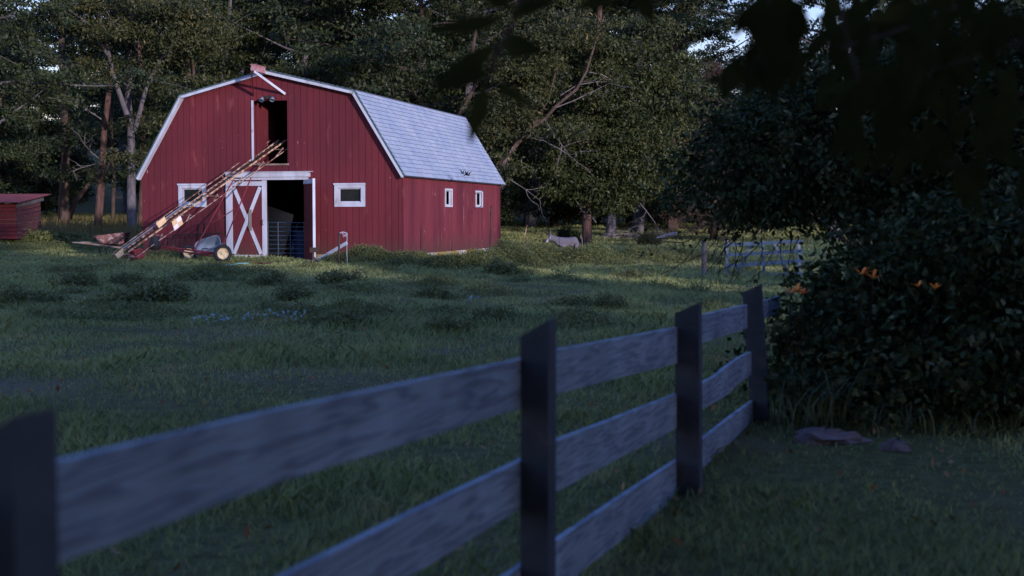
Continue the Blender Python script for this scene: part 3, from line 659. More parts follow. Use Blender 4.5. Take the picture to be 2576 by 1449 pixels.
striped((1322, 655), (1320, 608), 'upright stake with white bands below the bent rusty rod')
b = onground(1313, 662); m_ = MB(); m_.tube([b, at(1316, 640, b.y), at(1318, 602, b.y), at(1326, 566, b.y)], .016, 6); tag(m_.build('bent_rod', M['rust'], origin=tuple(b)), 'bent rusty rod rising from the weeds left of the donkey', 'rod')
for (px, py), lb in (((1313, 641), 'upper orange insulator clipped on the bent rod'), ((1308, 662), 'lower orange tag hanging in the weeds under the bent rod')):
    p = at(px, py, b.y - .05); m_ = MB(); m_.lathe([(0, -.02), (.03, -.02), (.04, 0), (.03, .02), (0, .02)], n=10); o = m_.build('insulator', M['orange']); o.location = p; tag(o, lb, 'insulator')
# brush pile
def sticks(name, c, rx, ry, h, n, m1, label, cat, r=(.006, .02), seed=1, origin=None):
    rg = random.Random(seed); m_ = MB()
    for i in range(n):
        a = rg.uniform(0, 6.28); rr = rg.random() ** .5; x, y = rx * rr * math.cos(a), ry * rr * math.sin(a); z = h * (1 - rr) * rg.random()
        d = Vector((rg.gauss(0, 1), rg.gauss(0, .6), rg.gauss(0, .25))).normalized() * rg.uniform(.2, .5) * max(rx, .5); p = Vector((c.x + x, c.y + y, c.z + z + .02))
        m_.tube([p - d * .5, p + Vector((0, 0, rg.uniform(0, .05))), p + d * .5], [rg.uniform(*r), rg.uniform(*r), .004], 5)
    return tag(m_.build(name, M[m1], origin=tuple(c)), label, cat)
sticks('brush_pile', onground(1272, 634), .75, .5, .42, 170, 'wood', 'heap of broken brown sticks piled behind the barn corner', 'brush pile', seed=3)
a_ = at(1290, 612, 45); b_ = at(1312, 617, 43); m_ = MB(); m_.tube([a_, b_], .03, 6); tag(m_.build('pale_pole', M['deadwood'], origin=tuple(b_)), 'pale pole sticking out of the brush pile', 'pole')
# garden hose
pts = [onground(px, py) + Vector((0, 0, .05)) for px, py in ((510, 672), (535, 671), (560, 672), (585, 671), (598, 668), (625, 667))]
m_ = MB(); m_.tube(pts, .014, 6); tag(m_.build('garden_hose', mat('teal_hose', (.2, .5, .52), rough=.4), origin=tuple(pts[0])), 'thin pale teal hose lying in the grass before the crossed door', 'hose')
pts = [onground(px, py) + Vector((0, 0, .03)) for px, py in ((632, 664), (680, 666))]
m_ = MB(); m_.bar(pts[0], pts[1], .12, .04); tag(m_.build('doorstep_plank', M['reddark'], origin=tuple(pts[0])), 'flat dark plank on the ground below the barn door', 'plank')

# birds
def bird(px, py, d, s, yaw, roll, label):
    e = empty('bird', at(px, py, d), yaw, label, 'bird', 'small dark birds by the barn')
    m_ = MB(); m_.tube([(-.09 * s, 0, 0), (-.05 * s, 0, 0), (.02 * s, 0, 0), (.06 * s, 0, .005), (.085 * s, 0, 0)], [.004 * s, .018 * s, .024 * s, .016 * s, .003 * s], 8)
    m_.add([(-.08 * s, 0, 0), (-.15 * s, .03 * s, 0), (-.12 * s, 0, .002), (-.15 * s, -.03 * s, 0)], [(0, 1, 2, 3)]); m_.build('body', M['bird'], e, smooth=True)
    for k in (-1, 1):
        m_ = MB(); z = roll * s
        m_.add([(.03 * s, 0.01 * k * s, 0), (.02 * s, .09 * k * s, z * .09), (-.05 * s, .19 * k * s, z * .13), (-.03 * s, .08 * k * s, z * .07), (-.03 * s, .01 * k * s, 0)], [(0, 1, 2, 3, 4)]); m_.build('wing', M['bird'], e)
    return e
bird(1236, 520, 42.5, 1.0, R(80), .3, 'dark bird gliding with spread wings just below the far side window')
bird(1233, 539, 42.5, .8, R(100), .5, 'lowest flying bird, wings half folded, against the red side wall')
bird(1215, 481, 43.5, .9, R(95), .2, 'dark bird passing the top edge of the far side window')
bird(1210, 519, 43.5, .7, R(60), -.6, 'small dark bird perched at the bottom corner of the far side window')
for i, (px, py) in enumerate(((1164, 436), (1168, 441), (1173, 440), (1178, 441))):
    bird(px, py, 40.2, .8, R(40 + 60 * i), 1.2, ['upper left bird of the four clinging to the roof edge', 'lower left bird of the four clinging to the roof edge', 'second bird from the right clinging to the roof edge', 'rightmost of the four birds clinging to the roof edge'][i])

# ------------------------------------------------------------------ shed at the left edge
SZ = at(60, 590, 48.0).z
sh = at(41, 590, 47.0); SH = empty('shed', sh, 0, 'low red plank shed with rusty corrugated roof at the left edge', 'shed')
pA = at(41, 560, 47); pB = at(103, 560, 49.2); dirS = (pB - pA); dirS.z = 0; wS = dirS.length; dirS.normalize(); nS = Vector((-dirS.y, dirS.x, 0))   # nS points back-left
SH.rotation_euler = (0, 0, math.atan2(dirS.y, dirS.x)); SH.location = (pA.x, pA.y, SZ - .15)
hA = at(41, 512, 47).z - SH.location.z; hB = at(103, 496, 49.2).z - SH.location.z
def plank_wall(P, L, h0, h1, n):
    m_ = MB()
    for i in range(n):
        z0 = i / n; z1 = (i + 1) / n - .012
        j = random.uniform(-.008, .008)
        m_.add([P(0, -.0 + j, z0 * h0), P(L, j, z0 * h1), P(L, j, z1 * h1), P(0, j, z1 * h0), P(0, .03, z0 * h0), P(L, .03, z0 * h1), P(L, .03, z1 * h1), P(0, .03, z1 * h0)],
               [(0, 1, 2, 3), (7, 6, 5, 4), (0, 4, 5, 1), (1, 5, 6, 2), (2, 6, 7, 3), (3, 7, 4, 0)])
    return m_
M['plank'] = mat('peeling_red_planks', (.15, .045, .045), (.09, .035, .038), scale=3, rough=.85, bump=.3, stretch=(.5, .5, 9), extra=((.30, .2, .22), 4, .55, .75))
plank_wall(lambda a, d, z: (a, d, z), wS, hA, hB, 9).build('wall', M['plank'], SH)
plank_wall(lambda a, d, z: (0.0 + d, a, z), 2.6, hA * 1.0, hA, 9).build('wall', M['reddark'], SH)
m_ = MB(); m_.bar((-.0, -.03, hA - .08), (wS + .2, -.03, hB - .05), .03, .16); m_.build('fascia', M['barkgrey'], SH)
m_ = MB()
n = 60; y0, y1 = -.25, 3.0
for i in range(n):
    ya = y0 + (y1 - y0) * i / n; yb = y0 + (y1 - y0) * (i + 1) / n; za = .02 * (i % 2); zb = .02 * ((i + 1) % 2)
    x0_, x1_ = -.35, wS + .45; zz = lambda x: hA + .07 + (hB - hA) * x / wS
    m_.quad((x0_, ya, zz(x0_) + za), (x1_, ya, zz(x1_) + za), (x1_, yb, zz(x1_) + zb), (x0_, yb, zz(x0_) + zb))
    m_.quad((x0_, ya, zz(x0_) + za - .015), (x0_, yb, zz(x0_) + zb - .015), (x1_, yb, zz(x1_) + zb - .015), (x1_, ya, zz(x1_) + za - .015))
m_.build('roof', mat('rusted_roof', (.30, .075, .065), (.20, .06, .06), scale=3, rough=.6, stretch=(.3, 1, 1)), SH)

# ------------------------------------------------------------------ trees
def grow(seed, H, r0, crown_lo, spread, nlimb, leafL, leafW, nleaf, up=.5, clump=.75, lean=(0, 0), forks=None, per=3, tips=True):
    """tapered trunk, limbs and branchlets; leaf clumps carried on the branchlets. returns trunk MB, leaf V,F"""
    rg = random.Random(seed); ng = np.random.default_rng(seed)
    t = MB(); n = 9; pts = []; x = y = 0
    for i in range(n + 1):
        f = i / n; pts.append(Vector((x + lean[0] * H * f ** 1.2, y + lean[1] * H * f, H * .93 * f))); x += rg.gauss(0, .012 * H / 2); y += rg.gauss(0, .012 * H / 2)
    rad = [r0 * (1.35 if i == 0 else 1) * (1 - .9 * (i / n)) + .02 for i in range(n + 1)]
    pts[0].z = -.3
    t.tube(pts, rad, 9)
    def along(f):
        k = min(int(f * n), n - 1); return pts[k].lerp(pts[k + 1], f * n - k)
    cent = []; outv = []
    for i in range(nlimb):
        f = crown_lo + (1 - crown_lo) * ((i + rg.random()) / nlimb) ** .9; f = min(f, .98)
        p = along(f); a = i * 2.4 + rg.uniform(-.5, .5); rel = (f - crown_lo) / (1 - crown_lo)
        L = spread * (0.55 + .75 * math.sin(math.pi * min(rel * .85 + .15, 1))) * rg.uniform(.7, 1.2)
        d = Vector((math.cos(a), math.sin(a), up * rg.uniform(.4, 1.3) * (.35 + rel))).normalized()
        lp = [p]; q = p.copy(); dd = d.copy()
        for s in range(4):
            q = q + dd * L / 4; dd = (dd + Vector((rg.gauss(0, .18), rg.gauss(0, .18), rg.gauss(.02, .15)))).normalized(); lp.append(q.copy())
        rr = r0 * .38 * (1 - f * .6); t.tube(lp, [rr, rr * .75, rr * .5, rr * .3, rr * .12], 6, caps=False)
        for j in range(6):
            g = .25 + .75 * j / 5; k = min(int(g * 4), 3); b0 = lp[k].lerp(lp[k + 1], g * 4 - k)
            bd = (dd + Vector((rg.gauss(0, .8), rg.gauss(0, .8), rg.gauss(.1, .5)))).normalized(); BL = L * rg.uniform(.22, .5)
            bp = [b0, b0 + bd * BL * .5 + Vector((0, 0, rg.uniform(0, .15))), b0 + bd * BL - Vector((0, 0, BL * .12))]
            t.tube(bp, [rr * .25, rr * .16, .012], 4, caps=False)
            for s in range(per):
                h = (s + .6) / per; c = bp[0].lerp(bp[1], h * 2) if h < .5 else bp[1].lerp(bp[2], h * 2 - 1)
                cent.append(c + Vector((rg.gauss(0, .15), rg.gauss(0, .15), rg.gauss(0, .15)))); outv.append((c - p).normalized())
    cent = np.array(cent); outv = np.array(outv); k = max(1, nleaf // len(cent))
    cs = clump * ng.uniform(.6, 1.25, len(cent))
    C = np.repeat(cent, k, 0) + np.clip(ng.normal(size=(len(cent) * k, 3)), -2, 2) * np.repeat(cs, k)[:, None] * np.array([.58, .58, .2])
    V, F = leaves(C, leafL, leafW, ng, .35, np.repeat(outv, k, 0), .5)
    return t, V, F
PROTO = {}
def proto(key, lm, bm, **kw):
    t, V, F = grow(**kw); e = empty('broadleaf_tree', (0, 0, 0)); t.build('trunk', M[bm], e); np_mesh('crown', V, F, M[lm], e); PROTO[key] = [e, False]
proto('a', 'leafA', 'bark', seed=1, H=22, r0=.34, crown_lo=.26, spread=5.0, nlimb=26, leafL=.22, leafW=.095, nleaf=62000, clump=.62)
proto('b', 'leafB', 'barkgrey', seed=2, H=21, r0=.32, crown_lo=.12, spread=5.2, nlimb=30, leafL=.20, leafW=.10, nleaf=66000, up=.35, clump=.62)
proto('c', 'leafC', 'bark', seed=3, H=20, r0=.28, crown_lo=.30, spread=4.6, nlimb=24, leafL=.23, leafW=.09, nleaf=44000, clump=.55)
proto('d', 'leafB', 'bark', seed=4, H=17, r0=.26, crown_lo=.05, spread=4.8, nlimb=32, leafL=.21, leafW=.11, nleaf=62000, up=.3, clump=.72)
proto('e', 'leafA', 'barkgrey', seed=5, H=25, r0=.36, crown_lo=.35, spread=5.6, nlimb=26, leafL=.22, leafW=.095, nleaf=60000, clump=.7)
proto('o', 'leafB', 'bark', seed=9, H=11, r0=.3, crown_lo=.42, spread=6.0, nlimb=22, leafL=.14, leafW=.07, nleaf=60000, up=.35, clump=.8)
# understorey shrub
proto('u', 'leafB', 'bark', seed=6, H=5, r0=.08, crown_lo=.02, spread=2.3, nlimb=16, leafL=.24, leafW=.12, nleaf=9000, up=.5, clump=.6)
def put_tree(key, x, y, s, rz, label, group=None, name=None, cat='tree'):
    e, used = PROTO[key]
    o = e if not used else copy_tree(e); PROTO[key][1] = True
    if name: o.name = name
    o.location = (x, y, gz(x, y) - .05); o.scale = (s, s, s * random.uniform(.92, 1.08)); o.rotation_euler = (0, 0, rz)
    tag(o, label, cat, group); return o
def px2x(px, d): return (px - 1288) / FPX * d
WOOD = 'trees of the wood behind the pasture'
front = [  # px, depth, proto, scale, label
    (-40, 57, 'b', .9, 'dense dark green tree whose low boughs hang over the shed roof'),
    (-190, 66, 'd', 1.1, 'leafy tree cut by the left edge of the picture above the shed'),
    (470, 88, 'c', 1.1, 'yellowing tree rising behind the left slope of the barn roof'),
    (600, 84, 'a', 1.0, 'green tree standing behind the left part of the barn ridge'),
    (760, 72, 'b', 1.0, 'full green tree just right of the barn peak'),
    (930, 76, 'a', 1.05, 'tall green tree above the break of the barn roof'),
    (1060, 68, 'd', 1.1, 'bushy dark tree behind the middle of the shingle roof'),
    (1190, 82, 'e', 1.0, 'tall tree above the far end of the shingle roof'),
    (1330, 92, 'b', 1.15, 'dark tree behind the leaning limb beyond the barn'),
    (1600, 84, 'b', 1.05, 'dense green tree right of the big brown trunk'),
    (1690, 88, 'a', 1.1, 'tall green tree left of the brown conifer'),
    (1960, 96, 'c', .8, 'thin topped tree standing against the open sky'),
    (2100, 70, 'b', .9, 'tree above the thicket partly hidden by hanging leaves'),
    (2330, 74, 'a', .85, 'green tree behind the thicket under the hanging leaves'),
    (2560, 72, 'e', .8, 'tree at the right edge behind the thicket'),
]
for px, d, k, s, lb in front: put_tree(k, px2x(px, d), d, s, random.uniform(0, 6.28), lb)
back = []
rg = random.Random(5)
for d0, step, ks, lo in ((96, 6.0, 'bdade', 1.0), (112, 6.5, 'bdbde', 1.1), (134, 8.5, 'dbdb', 1.2)):
    x = -.47 * d0
    while x < .47 * d0:
        px = 1288 + x / d0 * FPX
        if not (50 < px < 200 and True) and not (px > 1780 and d0 > 100):
            s = lo * rg.uniform(.85, 1.1)
            if px > 1700: s *= .62
            put_tree(rg.choice(ks), x + rg.uniform(-1, 1), d0 + rg.uniform(-4, 4), s, rg.uniform(0, 6.28), 'green tree of the dense dark wood behind the front row', WOOD)
        x += step * rg.uniform(.8, 1.2)
for i in range(34):
    px = rg.uniform(-100, 2600); d = rg.uniform(84, 104)
    if 120 < px < 330 and d < 96: continue
    put_tree('u', px2x(px, d), d, rg.uniform(.7, 1.2), rg.uniform(0, 6.28), 'low shrub in the dark understorey of the wood', 'understorey shrubs', 'understorey_shrub', 'shrub')
# --- trees with trunks one can tell apart
def limb_tree(name, paths, bm, label, leafspec=None, lm='leafA', cat='tree', dead=None, d=70):
    """paths: list of (list of (px,py), r0px, r1px); all at depth d with a little depth wander"""
    b = at(*paths[0][0][0], d); b.z = gz(b.x, b.y) if b.z < 3 else b.z
    e = empty(name, b, 0, label, cat); t = MB(); cent = []; rgx = random.Random(hash(label) % 1000 if False else len(label))
    for pts, ra, rb in paths:
        P = []; k = len(pts); dz = rgx.uniform(-.5, .5)
        for i, (px, py) in enumerate(pts): P.append(at(px, py, d + dz * i))
        rr = [(ra + (rb - ra) * i / (k - 1)) * d / FPX for i in range(k)]
        if P[0].z < 3: P[0].z -= .5
        t.tube(P, rr, 14)
    t.build('trunk', M[bm], e, tuple(b))
    if dead:
        for (x0, y0, x1, y1) in dead:
            q = MB()
            a = at(x0, y0, d - .3); c = at(x1, y1, d - .8); L = (c - a).length
            def br(p, dr, L, r, lv):
                pp = [p]
                for s in range(3): dr = (dr + Vector((rgx.gauss(0, .22), rgx.gauss(0, .22), rgx.gauss(0, .22)))).normalized(); pp.append(pp[-1] + dr * L / 3)
                q.tube(pp, [r, r * .8, r * .6, r * .35], 5)
                if lv:
                    for s in (1, 2, 2, 3): br(pp[s], (dr + Vector((rgx.gauss(0, .7), rgx.gauss(0, .5), rgx.gauss(0, .6)))).normalized(), L * rgx.uniform(.3, .55), r * .5, lv - 1)
            br(a, (c - a).normalized(), L, .028 * d / 70, 2)
            q.build('dead_branch', M['deadwood'], e, tuple(b))
    if leafspec:
        ng = np.random.default_rng(len(label)); Cs = []
        for (cx, cy, rx, ry, nn) in leafspec:
            ncl = max(2, int(nn / 105)); a = ng.uniform(0, 6.28, ncl); r = np.sqrt(ng.random(ncl))
            for ai, ri in zip(a, r):
                c = at(cx + rx * ri * math.cos(ai), cy + ry * ri * math.sin(ai), d + ng.uniform(-1.8, 1.8)); m = 150
                Cs.append(np.array(c) + np.clip(ng.normal(size=(m, 3)), -2, 2) * np.array([.55, .55, .17]) * ng.uniform(.6, 1.3))
        V, F = leaves(np.concatenate(Cs) - np.array(b), .21, .085, ng, .4); np_mesh('crown', V, F, M[lm], e)
    return e
limb_tree('forked_tree', [([(333, 585), (331, 540), (330, 470), (331, 400), (329, 330), (322, 250), (326, 150), (335, 20), (338, -60)], 12.5, 6),
                          ([(320, 290), (302, 240), (286, 190), (272, 130), (262, 70), (225, 10)], 7, 3), ([(338, 330), (352, 280), (368, 220), (392, 170), (420, 130), (470, 60), (520, 20)], 6, 3),
                          ([(272, 140), (240, 90), (200, 30), (150, -20)], 4, 2)], 'barkgrey',
          'tall grey tree forking into three limbs left of the barn', [(330, 30, 180, 60, 4500), (250, 40, 120, 60, 2500), (450, 70, 90, 70, 3000), (385, 300, 12, 18, 220), (300, 395, 12, 10, 220), (352, 385, 14, 14, 220), (225, 170, 60, 40, 800), (400, 150, 30, 30, 400)], 'leafC', d=66, dead=[(272, 100, 190, 20), (300, 90, 250, -10)])
limb_tree('leaning_trunk_tree', [([(243, 580), (250, 520), (255, 450), (258, 400), (262, 330), (275, 220), (290, 90), (296, -40)], 11, 5), ([(256, 440), (285, 400), (300, 380)], 5, 2)], 'barkred',
          'brown trunk with bleached dead branches between shed and forked tree', [(270, 90, 110, 80, 2500), (285, 440, 35, 20, 350)], 'leafB', d=68, dead=[(250, 400, 175, 345), (250, 410, 180, 405), (255, 300, 200, 225)])
limb_tree('split_trunk_tree', [([(160, 545), (160, 500), (162, 470), (165, 380), (160, 200), (150, 20)], 14, 7), ([(172, 530), (190, 505), (214, 476), (240, 440)], 7, 4)], 'bark',
          'thick dark trunk split low down in the shade beyond the shed', [(170, 440, 70, 25, 1200), (150, 370, 70, 40, 900), (200, 300, 60, 40, 800), (40, 100, 50, 110, 2500)], 'leafB', d=76)
limb_tree('thin_tree', [([(284, 545), (285, 500), (287, 440), (280, 300), (270, 100)], 5, 3)], 'bark', 'slender dark trunk between the brown trunk and the grey forked tree', [(290, 300, 60, 60, 1500)], 'leafB', d=80)
limb_tree('slim_tree', [([(352, 560), (356, 500), (360, 440), (358, 300), (350, 100)], 8, 5)], 'barkred', 'reddish trunk half hidden behind the left edge of the barn', [(390, 330, 50, 90, 3000), (370, 220, 60, 60, 1500)], 'leafB', d=76)
limb_tree('pale_stemmed_tree', [([(478, 420), (478, 240), (475, 180), (470, 120), (480, -20)], 6, 4), ([(486, 240), (488, 190), (484, 150)], 5, 3), ([(475, 180), (455, 150), (440, 120)], 2, 1)], 'bark', 'tree with paired brown stems above the left roof slope', [(470, 90, 90, 70, 3500), (430, 215, 40, 30, 700), (520, 215, 30, 25, 600)], 'leafC', d=66)
for px, d_, lb in ((560, 72, 'dark mottled trunk showing above the roof left of the barn peak'), (606, 76, 'pale mottled trunk close left of the barn peak')):
    limb_tree('mottled_tree', [([(px - 8, 400), (px, 200), (px + 12, 120), (px + 20, -10)], 5, 4)], 'barkgrey', lb, [(px + 10, 50, 70, 60, 3000), (px, 150, 50, 30, 900)], 'leafA', d=d_)
limb_tree('leaning_limb_tree', [([(1180, 520), (1245, 430), (1290, 375), (1330, 325), (1370, 300), (1400, 265), (1450, 225), (1475, 180), (1500, 100), (1520, 40)], 7.5, 1.6), ([(1300, 365), (1345, 310), (1380, 250), (1400, 170)], 4, 1.5),
                                ([(1110, 420), (1150, 300), (1210, 190), (1260, 130), (1320, 90), (1360, 60)], 6, 3), ([(1180, 180), (1190, 120), (1200, 60)], 5, 3)], 'bark',
          'long brown limb leaning out to the right above the far roof end', [(1300, 150, 90, 60, 2800), (1380, 90, 100, 60, 3500), (1320, 290, 70, 60, 2400), (1250, 420, 50, 40, 1500), (1350, 200, 60, 50, 1600), (1230, 310, 60, 60, 1800), (1420, 330, 50, 30, 800), (1440, 60, 80, 50, 1800)], 'leafC', d=62,
          dead=[(1400, 270, 1540, 215), (1330, 330, 1440, 410), (1245, 430, 1370, 480), (1410, 240, 1530, 150), (1475, 180, 1600, 160), (1290, 370, 1240, 460), (1370, 300, 1430, 400)])
limb_tree('big_trunk_tree', [([(1478, 626), (1477, 600), (1476, 560), (1478, 480), (1480, 400), (1486, 300), (1495, 220), (1505, 120), (1510, -20)], 13.5, 6), ([(1480, 400), (1510, 350), (1560, 300), (1590, 240)], 6, 2), ([(1484, 330), (1450, 280), (1430, 200)], 5, 2)], 'barkred',
          'thick reddish brown trunk with leafy boughs behind the donkey', [(1560, 420, 120, 90, 8000), (1480, 440, 110, 70, 5000), (1640, 430, 90, 60, 4000), (1560, 260, 100, 90, 5000), (1620, 330, 80, 80, 3500), (1545, 495, 50, 35, 1300), (1600, 130, 110, 100, 5000), (1500, 170, 70, 80, 2000), (1450, 370, 60, 50, 1200), (1700, 230, 60, 110, 3000)], 'leafA', d=64,
          dead=[(1600, 500, 1690, 580), (1560, 440, 1640, 390), (1500, 560, 1470, 520)])
# dead stump
b = onground(1537, 594); ds = b.y; m_ = MB(); m_.tube([at(1537, 597, ds), at(1537, 580, ds), at(1537, 560, ds), at(1539, 545, ds), at(1538, 537, ds)], [v * ds / FPX for v in (19, 13.5, 12.5, 11.5, 6)], 12)
tag(m_.build('tree_stump', M['deadwood'], origin=tuple(b)), 'tall pale broken stump standing right of the big trunk', 'stump')
sticks('fallen_branches', onground(1590, 600), 1.9, 1.0, .9, 70, 'deadwood', 'tangle of bare fallen branches right of the pale stump', 'fallen branches', (.01, .03), 8)
a_, b_ = at(1652, 598, 58), at(1702, 588, 60); m_ = MB(); m_.tube([a_, lerp(a_, b_, .5) + Vector((0, 0, .03)), b_], [.03, .09, .1], 8); tag(m_.build('fallen_log', M['deadwood'], origin=tuple(a_)), 'pale fallen log lying at the wood edge left of the thicket', 'log')
# brown conifer
def conifer():
    b = at(1795, 600, 72); b.z = gz(b.x, b.y); H = at(1795, 150, 72).z - b.z; e = empty('conifer', b, 0, 'slim brown leaved conifer rising left of the thicket', 'tree')
    t = MB(); t.tube([(0, 0, -.2), (0, 0, H * .5), (0.05, 0, H)], [.2, .11, .02], 8); Cs = []; ng = np.random.default_rng(4); rgx = random.Random(4)
    for i in range(110):
        f = .03 + .95 * i / 110; L = 2.9 * (1 - f) ** .8 + .3; a = i * 2.4; d = Vector((math.cos(a), math.sin(a), .12)); p0 = Vector((0, 0, f * H)); p1 = p0 + d * L * .6; p2 = p0 + d * L - Vector((0, 0, .25 * L))
        t.tube([p0, p1, p2], [.03, .018, .006], 4, caps=False)
        for j in range(7):
            h = (j + 1) / 7; c = p0.lerp(p1, h * 2) if h < .5 else p1.lerp(p2, h * 2 - 1); Cs.append(np.array(c) + ng.normal(size=(22, 3)) * np.array([.22, .22, .12]))
    t.build('trunk', M['bark'], e); V, F = leaves(np.concatenate(Cs), .24, .035, ng, .5); np_mesh('crown', V, F, M['leafD'], e)
conifer()
# round shrub behind donkey and small sprouts
def leafy(name, c, rx, ry, rz, n, L, Wd, lm, label, cat, seed, group=None, stems=12, shell=.5):
    ng = np.random.default_rng(seed); rgx = random.Random(seed); e = empty(name, c, 0, label, cat, group)
    ncl = max(8, n // 40); d = unit(ng.normal(size=(ncl, 3))); d[:, 2] = np.abs(d[:, 2]); r = (shell + (1 - shell) * ng.random(ncl))[:, None]
    cc = d * r * np.array([rx, ry, rz]); C = np.repeat(cc, 40, 0) + ng.normal(size=(ncl * 40, 3)) * np.array([rx, ry, rz]) * .13
    C[:, 2] = np.abs(C[:, 2]) + .01
    V, F = leaves(C, L, Wd, ng, -.1, np.repeat(d, 40, 0), .5); np_mesh('foliage', V, F, M[lm], e)
    m_ = MB()
    for i in range(stems):
        q = cc[rgx.randrange(ncl)]; m_.tube([(rgx.gauss(0, rx * .1), rgx.gauss(0, ry * .1), -.05), (q[0] * .5, q[1] * .5, q[2] * .6), tuple(q)], [.012, .009, .004], 4, caps=False)
    m_.build('stem', M['twig'], e); return e
leafy('round_shrub', onground(1432, 615), .62, .6, .85, 3000, .16, .07, 'leafB', 'rounded dark shrub between the donkey and the big trunk', 'shrub', 5)
leafy('small_shrub', onground(1632, 622), .5, .4, .85, 1500, .14, .05, 'grassdry', 'small yellowish bush standing alone right of the fallen branches', 'shrub', 6)
leafy('shed_bush', onground(52, 612), 1.5, .8, .55, 5000, .14, .05, 'leafweed', 'bushy weeds growing against the shed wall', 'shrub', 7)
leafy('field_bush', onground(170, 612), 1.3, .7, .35, 3000, .13, .05, 'leafweed', 'low weed clump between the shed and the wheelbarrow', 'shrub', 17)
# ------------------------------------------------------------------ weeds
def weeds():
    ng = np.random.default_rng(21); Cs = []; Hs = []
    def bank(pts, n, hh, sx, sy):
        for (px, py) in pts:
            g = onground(px, py)
            k = n; x = g.x + ng.normal(size=k) * sx; y = g.y + ng.normal(size=k) * sy; x = np.array(x); y = np.array(y)
            ok = ~in_barn(x, y, .03); x = x[ok]; y = y[ok]
            prof = np.exp(-((x - g.x) ** 2 / (2 * sx * sx) + (y - g.y) ** 2 / (2 * sy * sy))) * (.6 + .8 * vnoise(x * 2.2, y * 2.2))
            z = ground(x, y) + hh * prof * np.sqrt(ng.random(len(x))); Cs.append(np.stack([x, y, z], 1))
    bank([(885, 668), (920, 668), (955, 670), (1000, 672)], 4600, .50, .5, .35); bank([(1030, 677), (1060, 674), (1105, 676), (1150, 676), (1190, 676), (1225, 674)], 4200, .38, .5, .30)
    bank([(1275, 668), (1300, 672), (1240, 672)], 3800, .6, .45, .4)
    bank([(1340, 664), (1380, 664), (1420, 665), (1460, 666), (1500, 664), (1540, 662), (1590, 662), (1640, 662), (1690, 660), (1740, 662)], 4200, .50, .75, .6)
    for _ in range(70):
        px_ = ng.uniform(-20, 1900); py_ = 660 + 170 * ng.random() ** 1.3; sz = ng.uniform(.15, .4); bank([(px_, py_)], int(1500 * sz), ng.uniform(.10, .20), sz, sz * .8)
    bank([(300, 616), (220, 622), (130, 628), (50, 630), (400, 640), (450, 648)], 1800, .28, .8, .6)
    C = np.concatenate(Cs); V, F = leaves(np.repeat(C, 2, 0) + ng.normal(size=(2 * len(C), 3)) * .03, .055, .022, ng, -.4)
    tag(np_mesh('weeds', V, F, M['leafweed']), 'thick bank of leafy weeds along the barn base and past the donkey', 'weeds', kind='stuff')
    # tall dry grass in the trees' shade, left
    n = 26000; x = ng.uniform(-38, -14, n); y = ng.uniform(52, 84, n); k = vnoise(x * .5, y * .5 + 40) > .42; x = x[k]; y = y[k]; n = len(x); z = ground(x, y)
    B = np.stack([x, y, z], 1); h = ng.uniform(.2, .75, n); a = ng.uniform(0, 6.28, n); s = np.stack([np.cos(a), np.sin(a), 0 * a], 1) * .03
    T = B + np.stack([ng.normal(size=n) * .15, ng.normal(size=n) * .15, h], 1)
    V = np.stack([B - s, B + s, T], 1).reshape(-1, 3); tag(np_mesh('tall_grass', V, np.arange(3 * n).reshape(n, 3), M['grassdry']), 'tall yellowish grass under the trees beyond the shed', 'grass', kind='stuff')
weeds()
ng = np.random.default_rng(31)
WC = leafy('weed_clump', (0, 0, 0), .46, .36, .27, 1700, .075, .028, 'leafweed', 'x', 'weed', 31, 'dark weed clumps in the pasture', stems=20, shell=.05)
spots = [(860, 712, 1.0, 'round dark weed clump in the pasture below the dark rod and pot'), (745, 758, .95, 'bushy weed clump in the middle of the field below the barn door'), (865, 820, .8, 'large dark weed clump in mid field left of the fence top rail'),
         (380, 762, 1.3, 'wide dark weed clump in the field below the elevator frame'), (25, 775, 1.1, 'dark weed clump cut by the left edge of the photo'), (118, 772, .9, 'dark weed clump next to the one at the left edge'),
         (1262, 688, 1.3, 'big weed clump below the far corner of the barn'), (495, 705, .9, 'small weed clump below the big elevator wheel'), (185, 725, 1.0, 'low weed clump in the field below the wheelbarrow handles'),
         (1090, 752, .8, 'small weed clump in the field below the wooden post'), (1252, 812, .7, 'faint weed clump above the centre fence post'), (1530, 775, .8, 'lone leafy clump in the field above the third fence panel'),
         (1580, 705, .9, 'flat weed clump in the field right below the stump'), (675, 718, .9, 'flat weed clump in the field below the doorstep plank'), (1135, 838, .7, 'thin weed clump near the upper fence rail'), (330, 715, .8, 'low weed clump below the red elevator wheel')]
for i, (px, py, s, lb) in enumerate(spots):
    o = WC if i == 0 else copy_tree(WC); p = onground(px, py); o.location = p; o.scale = (s * 1.1, s, s * random.uniform(.8, 1.1)); o.rotation_euler = (0, 0, i * 1.3); tag(o, lb, 'weed', 'dark weed clumps in the pasture')
# pale flowering patch
Cs = []
for px, py, w in ((540, 815, .16), (620, 812, .08), (700, 805, .14), (735, 812, .14), (1185, 762, .05)):
    p = onground(px, py); k = int(w * 300); Cs.append(np.stack([p.x + ng.normal(size=k) * w, p.y + ng.normal(size=k) * w, p.z + ng.uniform(.05, .12, k)], 1))
V, F = leaves(np.concatenate(Cs), .06, .035, ng, 0); tag(np_mesh('pale_leaves', V, F, mat('pale_leaf', (.25, .33, .33), rough=.6)), 'scattered pale bluish leaves in the middle of the field', 'leaves', kind='stuff')
